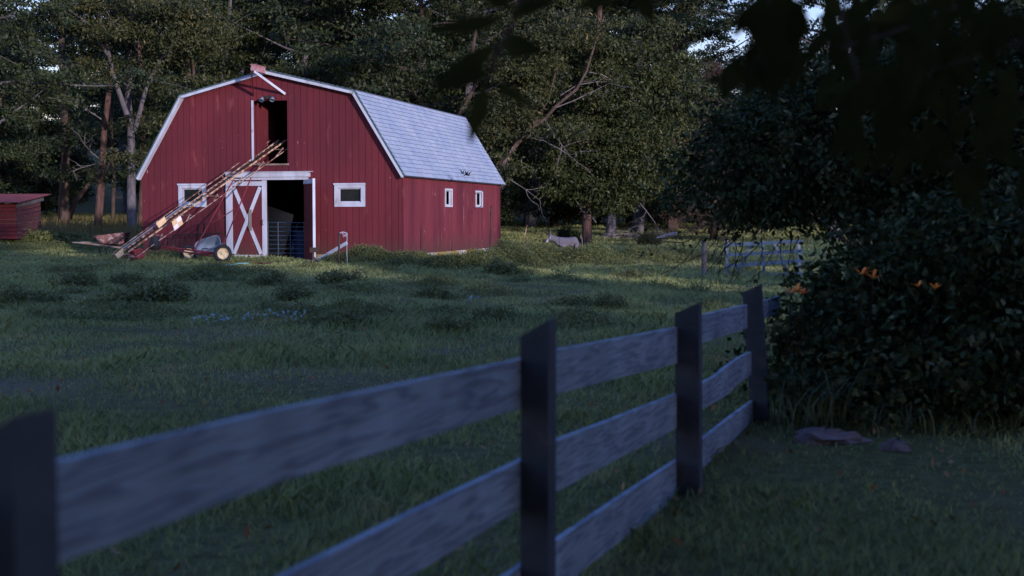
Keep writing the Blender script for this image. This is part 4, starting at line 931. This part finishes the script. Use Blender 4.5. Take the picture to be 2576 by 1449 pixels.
# fallen leaves
n = 420; y = ng.uniform(3, 16, n); x = ng.uniform(-.42, .42, n) * y; C = np.stack([x, y, ground(x, y) + .03], 1); V, F = leaves(C, .05, .03, ng, 0)
tag(np_mesh('fallen_leaves', V, F, mat('dry_leaf', (.22, .10, .045), (.34, .2, .09), scale=3, rough=.8)), 'scattered dry brown leaves on the near grass', 'leaves', kind='stuff')

# ------------------------------------------------------------------ donkey
def donkey():
    c = at(1425, 600, 44); c.z = gz(c.x, c.y) - .02
    e = empty('donkey', c, R(12), 'small grey donkey with white muzzle and halter standing in the weeds facing the barn', 'donkey')
    N = [(.30, 0, .575, .20), (.13, 0, .52, .165), (-.05, 0, .505, .18), (-.22, 0, .52, .18), (-.35, 0, .58, .128), (-.46, 0, .63, .102), (-.55, 0, .665, .072), (-.605, 0, .60, .060), (-.655, 0, .53, .044), (-.675, 0, .50, .038), (.40, 0, .60, .15)]
    N = [(a, b_, c_, r * 1.1) for a, b_, c_, r in N]
    E = [(0, 1), (1, 2), (2, 3), (3, 4), (4, 5), (5, 6), (6, 7), (7, 8), (8, 9), (0, 10)]
    for s in (-1, 1):
        k = len(N); N += [(.33, .08 * s, .43, .11), (.29, .085 * s, .34, .07), (.37, .085 * s, .22, .032), (.355, .085 * s, .07, .023), (.34, .085 * s, .01, .03)]; E += [(0, k), (k, k + 1), (k + 1, k + 2), (k + 2, k + 3), (k + 3, k + 4)]
        k = len(N); N += [(-.21, .07 * s, .42, .07), (-.215, .075 * s, .33, .045), (-.21, .075 * s, .2, .03), (-.212, .075 * s, .06, .021), (-.225, .075 * s, .01, .028)]; E += [(3, k), (k, k + 1), (k + 1, k + 2), (k + 2, k + 3), (k + 3, k + 4)]
        k = len(N); N += [(-.55, .035 * s, .75, .026), (-.565, .05 * s, .84, .030), (-.585, .06 * s, .93, .007)]; E += [(6, k), (k, k + 1), (k + 1, k + 2)]
    me = bpy.data.meshes.new('body'); me.from_pydata([n[:3] for n in N], E, []); o = bpy.data.objects.new('body', me); COL.objects.link(o); o.parent = e
    e.scale = (1.06, 1.06, 1.06)
    sk = o.modifiers.new('skin', 'SKIN'); sk.use_smooth_shade = True; sk.branch_smoothing = .6
    if not me.skin_vertices: me.attributes.new('x', 'FLOAT', 'POINT')
    sv = me.skin_vertices[0].data if me.skin_vertices else None
    if sv is None: raise RuntimeError('no skin layer')
    for i, nn in enumerate(N): sv[i].radius = (nn[3], nn[3]); sv[i].use_root = (i == 0)
    o.modifiers.new('sub', 'SUBSURF').render_levels = 2
    m = bpy.data.materials.new('donkey_coat'); m.use_nodes = True; n = m.node_tree.nodes; l = m.node_tree.links; b = n['Principled BSDF']; b.inputs['Roughness'].default_value = .9
    tc = n.new('ShaderNodeTexCoord'); sx = n.new('ShaderNodeSeparateXYZ'); l.new(tc.outputs['Object'], sx.inputs[0])
    def ramp(src, stops):
        r = n.new('ShaderNodeValToRGB'); r.color_ramp.interpolation = 'LINEAR'
        while len(r.color_ramp.elements) < len(stops): r.color_ramp.elements.new(.5)
        for el, (p, c_) in zip(r.color_ramp.elements, stops): el.position = p; el.color = (*c_, 1)
        l.new(src, r.inputs[0]); return r
    g = (.135, .125, .15); mr = n.new('ShaderNodeMapRange'); mr.inputs[1].default_value = -.75; mr.inputs[2].default_value = .55; l.new(sx.outputs[0], mr.inputs[0])
    rx = ramp(mr.outputs[0], [(0, (.45, .45, .5)), (.085, (.45, .45, .5)), (.105, g), (.36, g), (.366, (.05, .045, .05)), (.375, (.05, .045, .05)), (.382, g), (1, (.15, .13, .15))])
    mz = n.new('ShaderNodeMapRange'); mz.inputs[1].default_value = 0; mz.inputs[2].default_value = .9; l.new(sx.outputs[2], mz.inputs[0])
    rz = ramp(mz.outputs[0], [(0, (.5, .5, .5)), (.45, (1.35, 1.3, 1.25)), (.5, (.9, .9, .9)), (.72, (1, 1, 1)), (.88, (1, 1, 1)), (.96, (.12, .1, .1))])
    mx = n.new('ShaderNodeMixRGB'); mx.blend_type = 'MULTIPLY'; mx.inputs[0].default_value = 1; l.new(rx.outputs[0], mx.inputs[1]); l.new(rz.outputs[0], mx.inputs[2]); l.new(mx.outputs[0], b.inputs['Base Color'])
    me.materials.append(m)
    mm = MB()
    for i in range(14):
        t = i / 13; p = Vector((-.52, 0, .735)).lerp(Vector((-.26, 0, .65)), t); mm.tube([p, p + Vector((.015, 0, .055 * (1 - .4 * t)))], [.014, .003], 5)
    mm.build('mane', M['twig'], e)
    mm = MB(); mm.tube([(.46, 0, .68), (.515, 0, .62), (.535, 0, .46), (.53, 0, .34), (.52, 0, .24)], [.03, .022, .016, .026, .006], 7); mm.build('tail', m, e, smooth=True)
    mm = MB(); r = .07; pts = [(-.555 + .02 * math.sin(a), r * math.cos(a), .655 + r * 1.15 * math.sin(a)) for a in [k * 2 * math.pi / 14 for k in range(15)]]; mm.tube(pts, .008, 5)
    pts = [(-.64 + .02 * math.sin(a), .052 * math.cos(a), .565 + .055 * math.sin(a)) for a in [k * 2 * math.pi / 14 for k in range(15)]]; mm.tube(pts, .006, 5); mm.build('halter', M['white'], e)
    for s in (-1, 1):
        mm = MB(); mm.lathe([(0, -.008), (.008, -.004), (.01, 0), (.008, .004), (0, .008)], (-.60, .05 * s, .645), 'y', 8); mm.build('eye', M['bird'], e)
    return e
try: DK = donkey()
except Exception as ex: print('donkey failed', ex); raise

# ------------------------------------------------------------------ board fence near the camera
fdir = Vector((.785, 2.35, 0)).normalized(); fn = Vector((fdir.y, -fdir.x, 0))   # fn points to the camera side
posts_px = [  # near-right edge x, plan position of that edge, top z, lean
    (Vector((-.677, 1.72)), 1.15, 0.0), (Vector((.117, 4.10)), 1.09, .0), (Vector((.955, 6.42)), .99, -.015), (Vector((1.80, 8.82)), .955, -.085)]
FL = ['nearest dark fence post cut by the left edge', 'slant topped fence post in the middle of the picture', 'fence post between the two shorter board panels on the right', 'leaning fence post half swallowed by the thicket']
FE = empty('board_fence', (posts_px[1][0].x, posts_px[1][0].y, 0), 0, 'weathered three rail board fence running from lower left to the thicket', 'fence')
fo_ = (posts_px[1][0].x, posts_px[1][0].y, 0); PWd = .094; PL = .09
for (p, zt, lean), lb in zip(posts_px, FL):
    m_ = MB(); z0 = -.2; a = Vector((p.x, p.y, 0)); pw_ = PWd if p.y < 5 else .122; c = [a - fn * pw_, a, a + fdir * PL, a + fdir * PL - fn * pw_]
    sh_ = Vector((lean, 0, 0)); bt_ = [v + Vector((0, 0, z0)) - sh_ * .0 for v in c]
    dz = [-.055, 0, 0, -.055]; tp_ = [v + Vector((0, 0, zt + d)) + sh_ for v, d in zip(c, dz)]
    m_.add(bt_ + tp_, [(0, 3, 2, 1), (4, 5, 6, 7), (0, 1, 5, 4), (1, 2, 6, 5), (2, 3, 7, 6), (3, 0, 4, 7)])
    o = m_.build('post', M['fence'], FE, fo_); o['label'] = lb
pl_off = -PWd - .013
LE = [Vector((p_[0].x, p_[0].y, 0)) - fn * (PWd if p_[0].y < 5 else .122) for p_ in posts_px]
def fpoint(px, py, bay=0):
    """point on the rail plane seen at a pixel"""
    base = LE[max(bay, 1) if bay < 3 else 2]; q_ = LE[min(bay + 1, 3)] if bay else LE[1] + fdir; dd_ = (q_ - base).normalized(); nn_ = Vector((dd_.y, -dd_.x, 0)); d = ray(px, py); c = Vector((0, 0, CAMZ)); t = (base - c).dot(nn_) / d.dot(nn_); return c + d * t
rails = [  # (x, top, bottom) stations seen on the front face
    [(-420, 1300, 1640), (140, 1165, 1420), (700, 1032, 1215), (1305, 905, 1028), (1350, 893, 1008)],
    [(1350, 893, 1008), (1397, 881, 992), (1550, 853, 952), (1700, 824, 915), (1735, 817, 904)],
    [(1737, 806, 882), (1762, 794, 864), (1820, 780, 845), (1880, 766, 826)],
    [(1898, 762, 818), (1915, 757, 806), (1940, 752, 795), (1962, 744, 782)],
    [(-200, 2050, 2500), (400, 1630, 1850), (720, 1450, 1640), (1000, 1310, 1470), (1305, 1163, 1283), (1350, 1138, 1262)],
    [(1350, 1138, 1262), (1405, 1107, 1235), (1550, 1052, 1157), (1712, 988, 1072), (1738, 977, 1050)],
    [(1739, 977, 1050), (1770, 962, 1028), (1800, 947, 1012), (1835, 918, 990), (1860, 900, 965), (1890, 885, 942)],
    [(900, 1710, 2000), (1305, 1430, 1600), (1350, 1395, 1550)],
    [(1350, 1395, 1550), (1410, 1355, 1480), (1550, 1260, 1370), (1716, 1150, 1246), (1740, 1135, 1225)],
    [(1741, 1125, 1205), (1775, 1100, 1172), (1838, 1050, 1115), (1903, 1002, 1058)],
]
def wood_mat():
    m = bpy.data.materials.new('grained_board'); m.use_nodes = True; n = m.node_tree.nodes; l = m.node_tree.links; b = n['Principled BSDF']; b.inputs['Roughness'].default_value = .75
    tc = n.new('ShaderNodeTexCoord'); mp = n.new('ShaderNodeMapping'); mp.inputs['Rotation'].default_value = (0, 0, -math.atan2(fdir.y, fdir.x)); mp.inputs['Scale'].default_value = (1.0, 1, 14)
    l.new(tc.outputs['Object'], mp.inputs[0])
    nz = n.new('ShaderNodeTexNoise'); nz.inputs['Scale'].default_value = 1.6; nz.inputs['Detail'].default_value = 2; l.new(mp.outputs[0], nz.inputs['Vector'])
    mul = n.new('ShaderNodeMath'); mul.operation = 'MULTIPLY'; mul.inputs[1].default_value = 34; l.new(nz.outputs['Fac'], mul.inputs[0])
    sn = n.new('ShaderNodeMath'); sn.operation = 'SINE'; l.new(mul.outputs[0], sn.inputs[0])
    cr = n.new('ShaderNodeValToRGB'); cr.color_ramp.elements[0].position = .2; cr.color_ramp.elements[1].position = .9; cr.color_ramp.elements[0].color = (.26, .33, .40, 1); cr.color_ramp.elements[1].color = (.16, .20, .26, 1)
    l.new(sn.outputs[0], cr.inputs[0])
    n2 = n.new('ShaderNodeTexNoise'); n2.inputs['Scale'].default_value = 3.5; n2.inputs['Detail'].default_value = 8; l.new(tc.outputs['Object'], n2.inputs['Vector'])
    r2 = n.new('ShaderNodeValToRGB'); r2.color_ramp.elements[0].position = .35; r2.color_ramp.elements[1].position = .7; r2.color_ramp.elements[0].color = (.72, .70, .72, 1); r2.color_ramp.elements[1].color = (1.1, 1.1, 1.1, 1); l.new(n2.outputs['Fac'], r2.inputs[0])
    mx = n.new('ShaderNodeMixRGB'); mx.blend_type = 'MULTIPLY'; mx.inputs[0].default_value = 1; l.new(cr.outputs[0], mx.inputs[1]); l.new(r2.outputs[0], mx.inputs[2]); l.new(mx.outputs[0], b.inputs['Base Color'])
    bp = n.new('ShaderNodeBump'); bp.inputs['Strength'].default_value = .2; bp.inputs['Distance'].default_value = .01; l.new(sn.outputs[0], bp.inputs['Height']); l.new(bp.outputs[0], b.inputs['Normal'])
    return m
M['board'] = wood_mat()
for rl_, bay_ in zip(rails, [0, 1, 2, 3, 0, 1, 2, 0, 1, 2]):
    m_ = MB(); P = []
    for x, t1, b1 in rl_:
        T = fpoint(x, t1, bay_); Bm = fpoint(x, b1, bay_); P.append((T, Bm, T - fn * .024, Bm - fn * .024))
    k = len(P)
    for q_ in P: m_.v += [tuple(v) for v in q_]
    for i in range(k - 1):
        a, b = 4 * i, 4 * i + 4
        m_.f += [(a, a + 1, b + 1, b), (a + 2, b + 2, b + 3, a + 3), (a, b, b + 2, a + 2), (a + 1, a + 3, b + 3, b + 1)]
    m_.f += [(0, 2, 3, 1), (4 * k - 4, 4 * k - 3, 4 * k - 1, 4 * k - 2)]
    ro = m_.build('rail', M['board'], FE, fo_)
    nm_ = MB()
    for (T, Bm, _, _) in P[1:-1]:
        if abs((T - fpoint(1320, 900)).length) < .12 or T.y > 3.6:
            for t in (.25, .72): c_ = T.lerp(Bm, t) + fn * .001; nm_.lathe([(0, .002), (.006, .001), (.006, 0)], (0, 0, 0), 'y', 6); k_ = 18; nm_.v[-k_:] = [tuple(Vector((c_.x, c_.y, c_.z)) + fdir * v[0] + Vector((0, 0, v[2])) + fn * v[1]) for v in nm_.v[-k_:]]
    if nm_.v: nm_.build('nails', M['darksteel'], ro, fo_)

# ------------------------------------------------------------------ metal gate and post beyond the thicket
gp = onground(1771, 695); gd_ = gp.y
m_ = MB(); m_.tube([gp - Vector((0, 0, .1)), at(1771, 605, gd_)], .062, 12); tag(m_.build('round_post', M['barkgrey'], origin=tuple(gp)), 'round weathered post standing left of the steel gate', 'post')
GT = empty('steel_gate', at(1826, 697, gd_), 0, 'pale galvanised field gate with slanting braces seen under the thicket', 'gate')
go = tuple(GT.location)
for (x0, y0, x1, y1, w) in ((1822, 642, 2020, 631, .085), (1822, 670, 2020, 655, .085), (1822, 695, 2020, 688, .06), (1822, 616, 2020, 607, .085)):
    m_ = MB(); m_.bar(at(x0, y0, gd_), at(x1, y1, gd_ - 1.0), .03, w); m_.build('bar', M['galv'], GT, go)
for (x0, y0, x1, y1, w) in ((1829, 605, 1829, 699, .07), (1893, 610, 1850, 697, .06), (1918, 606, 1922, 694, .06), (1945, 606, 1985, 690, .06), (2010, 604, 2012, 694, .07)):
    m_ = MB(); m_.bar(at(x0, y0, gd_ + .04), at(x1, y1, gd_ + .04), .03, w, up=(1, 0, 0)); m_.build('upright', M['galv'], GT, go)

# ------------------------------------------------------------------ thicket on the right
def thicket(name, blobs, nper, L, Wd, label, seed, stems, cat='shrub', origin=None):
    ng = np.random.default_rng(seed); rgx = random.Random(seed); b = Vector(origin); e = empty(name, b, 0, label, cat); Cs = []; Os = []; shoots = []
    for (px, py, rx, ry, d, rd) in blobs:
        c = np.array(at(px, py, d)); r = np.array([rx * d / FPX, rd, ry * d / FPX]); vol = rx * ry / 30000.
        ncl = int(nper * vol / 30); dd = unit(ng.normal(size=(ncl, 3))); rr = (.45 + .62 * np.sqrt(ng.random(ncl)))[:, None]; cc = c + dd * rr * r
        keep = cc[:, 2] > (1.5 if d > 11.5 else .03); cc = cc[keep]; dd = dd[keep]
        cc = cc + ng.normal(size=cc.shape) * .12; C = np.repeat(cc, 30, 0) + ng.normal(size=(len(cc) * 30, 3)) * np.repeat(ng.uniform(.04, .15, len(cc)), 30)[:, None]
        k = C[:, 2] > .02; Cs.append(C[k]); Os.append(np.repeat(dd, 30, 0)[k])
        for q in range(int(26 * vol) + 3):   # arching shoots with leaves along them
            dv = unit(ng.normal(size=(1, 3)))[0]; dv[2] = abs(dv[2]) * .8; dv[1] = -abs(dv[1]) * .7; p = c + dv * r * .9; vel = dv + np.array([0, -.1, .5]); ln = ng.uniform(.25, .6) * (1 if d > 10.5 else .7); pts = []
            for s_ in range(14): pts.append(p.copy()); p = p + vel * ln / 14; vel = vel + np.array([0, 0, -.14])
            if min(z_[2] for z_ in pts) < (1.3 if d > 11 else .1): continue
            shoots.append([Vector(z_) for z_ in pts]); P_ = np.repeat(np.array(pts), 3, 0) + ng.normal(size=(42, 3)) * .018; Cs.append(P_); Os.append(np.repeat(dv[None], 42, 0))
    C = np.concatenate(Cs) - np.array(b); V, F = leaves(C, L, Wd, ng, .5, np.concatenate(Os), .6); np_mesh('foliage', V, F, M['leafbush'], e)
    m_ = MB()
    for s_ in shoots: m_.tube(s_, [.005] * 13 + [.002], 4, caps=False)
    for i in range(stems):
        px, py, rx, ry, d, rd = blobs[rgx.randrange(len(blobs))]; t = at(px + rgx.uniform(-.9, .9) * rx, py + rgx.uniform(-.9, .9) * ry, d + rgx.uniform(-.9, .7) * rd)
        bs = Vector((b.x + rgx.uniform(-.6, .9), b.y + rgx.uniform(-.5, .5), 0)); mid = bs.lerp(t, .5) + Vector((rgx.gauss(0, .15), rgx.gauss(0, .15), .3))
        m_.tube([bs, bs.lerp(mid, .6) + Vector((0, 0, .1)), mid, mid.lerp(t, .6) + Vector((rgx.gauss(0, .1), 0, .08)), t], [.03, .022, .016, .01, .004], 5, caps=False)
    m_.build('stem', M['twig'], e); return e
TH = thicket('overgrown_tree', [(1785, 495, 95, 75, 12.6, .7), (1930, 415, 170, 155, 12.3, 1.2), (2120, 380, 240, 230, 12.2, 1.5), (2400, 330, 300, 280, 12.0, 1.6), (2200, 500, 200, 100, 11.8, 1.2), (2480, 560, 260, 230, 11.2, 1.4), (1890, 515, 120, 45, 12.2, .8), (2650, 400, 250, 380, 11.5, 1.5)],
        7000, .065, .038, 'dark overgrown bush with crown hanging over the field beside the gate', 41, 60, origin=(3.6, 12.2, 0))
thicket('vine_thicket', [(2135, 840, 100, 160, 10.2, .8), (2280, 840, 220, 250, 9.9, .9), (2500, 820, 240, 300, 9.6, 1.0), (2020, 940, 80, 130, 9.6, .5), (2200, 990, 200, 110, 9.1, .5), (2450, 1000, 220, 110, 8.9, .5), (2680, 900, 200, 300, 9.2, .8)],
        5600, .07, .045, 'black green vine thicket reaching the ground behind the fence end', 42, 40, origin=(3.4, 9.6, 0))
# bare hanging twigs under the overhang
rgx = random.Random(9); m_ = MB(); o0 = at(1900, 600, 12.0)
def tw(p, d, L, r, lv):
    pp = [p]
    for s in range(4): d = (d + Vector((rgx.gauss(0, .2), rgx.gauss(0, .2), rgx.gauss(-.03, .2)))).normalized(); pp.append(pp[-1] + d * L / 4)
    m_.tube(pp, [r, r * .8, r * .6, r * .45, r * .25], 4, caps=False)
    if lv:
        for s in (1, 2, 3, 4): tw(pp[s], (d + Vector((rgx.gauss(0, .6), rgx.gauss(0, .4), rgx.gauss(-.1, .5)))).normalized(), L * .45, r * .55, lv - 1)
for i in range(16):
    px = rgx.uniform(1740, 2020); tw(at(px, 600, 12.2), Vector((rgx.uniform(-.6, .1), rgx.gauss(0, .2), rgx.uniform(-.9, -.3))).normalized(), rgx.uniform(.3, .5), .007, 2)
m_.build('hanging_twigs', M['twig'], TH, tuple(TH.location))
# day lilies
def lily(spots, label, seed, base, d):
    rgx = random.Random(seed); b = at(base[0], base[1], d); b.z = 0; e = empty('day_lily', b, 0, label, 'flower', 'orange day lilies in the thicket')
    for (px, py, s) in spots:
        c = at(px, py, d - .1); st = MB(); st.tube([c + Vector((.06, .45, -.5)), c + Vector((.05, .2, -.25)), c - Vector((0, 0, .03))], [.006, .005, .004], 5); st.build('stem', M['twig'], e, tuple(b))
        m_ = MB()
        for k in range(6):
            a = k * math.pi / 3 + rgx.random() * .3; dr = Vector((math.cos(a), math.sin(a) * .6 - .2, rgx.uniform(.2, 1.1))).normalized(); sd = dr.cross(Vector((0, 0, 1))).normalized()
            L = s * rgx.uniform(.85, 1.1); p1 = c + dr * L * .5; p2 = c + dr * L * .8 + Vector((0, 0, -.004)); p3 = c + dr * L + Vector((dr.x, dr.y, 0)) * L * .15 - Vector((0, 0, L * .18))
            m_.add([c - sd * .004, c + sd * .004, p1 + sd * L * .15, p2 + sd * L * .13, p3, p2 - sd * L * .13, p1 - sd * L * .15], [(0, 1, 2, 6), (6, 2, 3, 5), (5, 3, 4)])
        m_.build('blossom', M['orange'], e, tuple(b))
lily([(2167, 690, .085), (2196, 700, .09)], 'pair of orange day lily blossoms, highest in the thicket', 1, (2180, 900), 8.85)
lily([(2309, 722, .065)], 'single orange day lily right of the highest pair', 2, (2300, 900), 8.85)
lily([(2352, 727, .07)], 'rightmost orange day lily in the thicket', 3, (2350, 900), 8.8)
lily([(1988, 738, .075), (2003, 733, .075), (2020, 740, .065)], 'low cluster of orange day lilies just above the fence end', 4, (2005, 950), 8.7)
ng = np.random.default_rng(77); m_ = MB()
for i in range(420):
    px = ng.uniform(1945, 2560); d = ng.uniform(8.2, 9.0); b = at(px, 1000, d); b.z = -.01; a = ng.uniform(0, 6.28); L = ng.uniform(.18, .62) * (1.2 if px < 2120 else .55); dv = Vector((math.cos(a), math.sin(a), 0)); w = Vector((-dv.y, dv.x, 0)) * .006
    P = [b + dv * L * t ** 1.6 * .7 + Vector((0, 0, L * (1.5 * t - 1.0 * t * t))) for t in (0, .3, .6, .85, 1)]
    vs = []
    for k, p in enumerate(P): vs += [p - w * (1 - k / 4.3), p + w * (1 - k / 4.3)]
    m_.add(vs, [(2 * k, 2 * k + 1, 2 * k + 3, 2 * k + 2) for k in range(4)])
tag(m_.build('long_grass', mat('dark_long_grass', (.04, .055, .02), (.08, .10, .035), scale=3, rough=.6)), 'long arching grass blades along the foot of the thicket', 'grass', kind='stuff')
# rocks
def rock(px, py, w, h, label, seed):
    b = onground(px, py); d = b.y; ng = np.random.default_rng(seed); W_ = w * d / FPX; H_ = h * d / FPX
    V = []; F = []; n, m = 14, 8; m_ = MB()
    for i in range(m + 1):
        for j in range(n):
            th_ = math.pi * i / m; ph = 2 * math.pi * j / n; r = 1 + .18 * math.sin(3 * ph + seed) * math.sin(th_) + ng.normal() * .13
            m_.v.append((W_ / 2 * r * math.sin(th_) * math.cos(ph), W_ * .35 * r * math.sin(th_) * math.sin(ph), H_ * r * math.cos(th_)))
    for i in range(m):
        for j in range(n): m_.f.append((i * n + j, (i + 1) * n + j, (i + 1) * n + (j + 1) % n, i * n + (j + 1) % n))
    o = m_.build('rock', M['rock']); o.location = b + Vector((0, 0, H_ * .1)); tag(o, label, 'rock', 'stones by the thicket')
rock(2075, 1112, 170, 30, 'long flat pinkish stone at the foot of the thicket', 2); rock(2255, 1135, 80, 26, 'smaller grey stone right of the long flat stone', 5)

# ------------------------------------------------------------------ leaves hanging close to the camera
def near_branch(label, twigs, lv, seed, origin):
    twigs = [[(x, y, d * 1.9) for x, y, d in t] for t in twigs]; lv = [(a, b, c, f, w, d * 1.9) for a, b, c, f, w, d in lv]
    """twigs: list of polylines (px,py,d); lv: list of (base px,py, tip px,py, width px, depth)"""
    e = empty('overhanging_branch', origin, 0, label, 'branch'); m_ = MB()
    for tw_ in twigs:
        P = [at(*p) for p in tw_]; m_.tube(P, [.006 - .004 * i / max(1, len(P) - 1) for i in range(len(P))], 6)
    m_.build('twig', M['twig'], e, tuple(origin))
    V = []; F = []; rgx = random.Random(seed)
    for (x0, y0, x1, y1, w, d) in lv:
        a = at(x0, y0, d); b = at(x1, y1, d + rgx.uniform(-.06, .06)); ax = b - a; sd = ax.cross(Vector((rgx.gauss(0, .25), -1, rgx.gauss(0, .25)))).normalized() * (w * d / FPX / 2); nrm = ax.cross(sd).normalized() * (ax.length * .05)
        o = len(V); prof = [(0, .02), (.15, .55), (.35, 1), (.55, .92), (.78, .5), (1, .02)]
        for t, s in prof:
            c = a + ax * t - nrm * (4 * t * (1 - t)); V += [c - sd * s, c - nrm * .35 * s, c + sd * s]
        for i in range(5):
            k = o + 3 * i; F += [(k, k + 1, k + 4, k + 3), (k + 1, k + 2, k + 5, k + 4)]
    V = np.array([tuple(v) for v in V]) - np.array(origin); ob = np_mesh('leaves', V, np.array(F), M['leafnear'], e); return e
near_branch('dark blurred leaf spray hanging over the barn roof', [[(1330, -60, 1.1), (1290, 60, 1.1), (1250, 130, 1.1), (1215, 210, 1.1)], [(1250, 130, 1.1), (1235, 215, 1.1)]],
            [(1275, 45, 1060, 80, 45, 1.1), (1275, 40, 1420, -10, 40, 1.1), (1250, 110, 1080, 245, 62, 1.1), (1250, 105, 1372, 130, 62, 1.12), (1222, 205, 1180, 365, 50, 1.1), (1235, 205, 1350, 280, 40, 1.15), (1240, 180, 1090, 215, 45, 1.08), (1290, 20, 1200, -30, 50, 1.1)], 1, at(1330, -60, 2.09))
near_branch('pair of blurred leaves poking in at the top centre', [[(1590, -80, 1.2), (1585, -20, 1.2)]], [(1590, -30, 1650, 62, 50, 1.2), (1570, -30, 1440, 25, 50, 1.2), (1600, -40, 1700, -5, 45, 1.2)], 2, at(1590, -80, 2.28))
# big mass in the upper right corner
rgx = random.Random(12); lvs = []; tws = []
def mass(x0, y0, x1, y1, n, d0, d1, ang, L, w):
    for i in range(n):
        x = rgx.uniform(x0, x1); y = rgx.uniform(y0, y1); a = R(rgx.gauss(ang, 38)); l = L * rgx.uniform(.7, 1.25); d = rgx.uniform(d0, d1)
        lvs.append((x, y, x + l * math.cos(a), y + l * math.sin(a), w * rgx.uniform(.8, 1.2), d))
lvs += [(1895, 15, 1845, 95, 40, 1.3), (1860, 140, 1815, 255, 62, 1.3), (1905, 150, 1870, 250, 60, 1.25), (1935, -20, 1925, 160, 150, 1.3), (1975, -30, 1960, 190, 130, 1.2), (1930, 110, 1950, 250, 120, 1.25), (2010, 0, 1990, 120, 60, 1.2), (2010, 100, 1985, 240, 60, 1.3), (1810, 190, 1775, 212, 22, 1.4), (1920, 100, 1885, 210, 80, 1.3)]
mass(2040, -60, 2560, 60, 30, 1.2, 1.9, 80, 140, 46); mass(2080, 40, 2560, 200, 40, 1.2, 1.9, 95, 140, 44); mass(2120, 160, 2600, 330, 36, 1.2, 1.9, 95, 130, 40); mass(2090, 250, 2300, 330, 8, 1.2, 1.6, 80, 140, 50); mass(2350, 300, 2600, 420, 10, 1.3, 1.9, 95, 120, 45)
tws = [[(2700, -100, 1.6), (2450, 0, 1.6), (2250, 80, 1.5), (2080, 130, 1.4)], [(2700, 60, 1.5), (2500, 130, 1.5), (2300, 190, 1.5), (2180, 240, 1.5)], [(1960, -90, 1.25), (1940, 0, 1.25), (1900, 120, 1.3), (1880, 150, 1.3)], [(2700, 200, 1.7), (2550, 240, 1.7), (2400, 280, 1.7)], [(2150, -80, 1.5), (2120, 40, 1.5), (2150, 170, 1.5), (2190, 270, 1.5)]]
near_branch('large dark blurred mass of hanging leaves in the upper right corner', tws, lvs, 3, at(2300, -100, 2.85))

# ------------------------------------------------------------------ trees behind the camera that keep the near field in shade
sp_ = Vector((.825, .566, 0)); sdv = Vector((.566, -.825, 0))
for i, (s_, t_, k, sc) in enumerate([(-14, 30, 'b', 1), (-7, 34, 'd', 1.15), (-2, 28, 'b', 1), (4, 32, 'd', 1.15), (7.5, 36, 'd', 1.0), (-1, 44, 'b', 1.1), (6, 46, 'd', 1.1), (-20, 40, 'b', 1.1), (-3, 13, 'd', .75), (-9, 9, 'd', .7), (2.5, 19, 'b', .7)]):  # last three are added close by to darken faces turned to the camera
    p = sp_ * s_ + sdv * t_; put_tree(k, p.x, p.y, sc, i, 'leafy tree standing unseen behind the viewpoint', 'trees behind the viewpoint')
for i in range(5):  # unseen shrubs added to break up the sun on the right-hand grass
    s_ = 16 + i * 6.1; p = sp_ * s_ + sdv * (5 + (i % 3) * 1.2); put_tree('u', p.x, p.y, 1.0, i * 1.7, 'tall unseen shrub added out of view to the right to dapple the sun', 'unseen shrubs added to dapple the sun', 'shade_shrub', 'shrub')
for i in range(6):  # unseen trees added to keep sun off the far grass at right
    s_ = 30 + i * 5.2; p = sp_ * s_ + sdv * (5 + (i % 2) * 2); put_tree('d', p.x, p.y, .58, i * 2.1, 'small leafy tree added out of view to the right to shade the far grass', 'small unseen trees added for shade')
put_tree('o', 3.2, -3.6, 1.0, .4, 'tree beside the viewpoint whose boughs hang over the near fence')
put_tree('o', 5.6, .2, .95, 4.0, 'third tree, added unseen beside the viewpoint to shade the lawn right of the fence')  # added out of view to darken the near lawn
put_tree('o', -4.5, -4.5, .95, 2.4, 'second tree behind the viewpoint shading the nearest fence post')
for k in PROTO:
    if not PROTO[k][1]: print('unused', k)
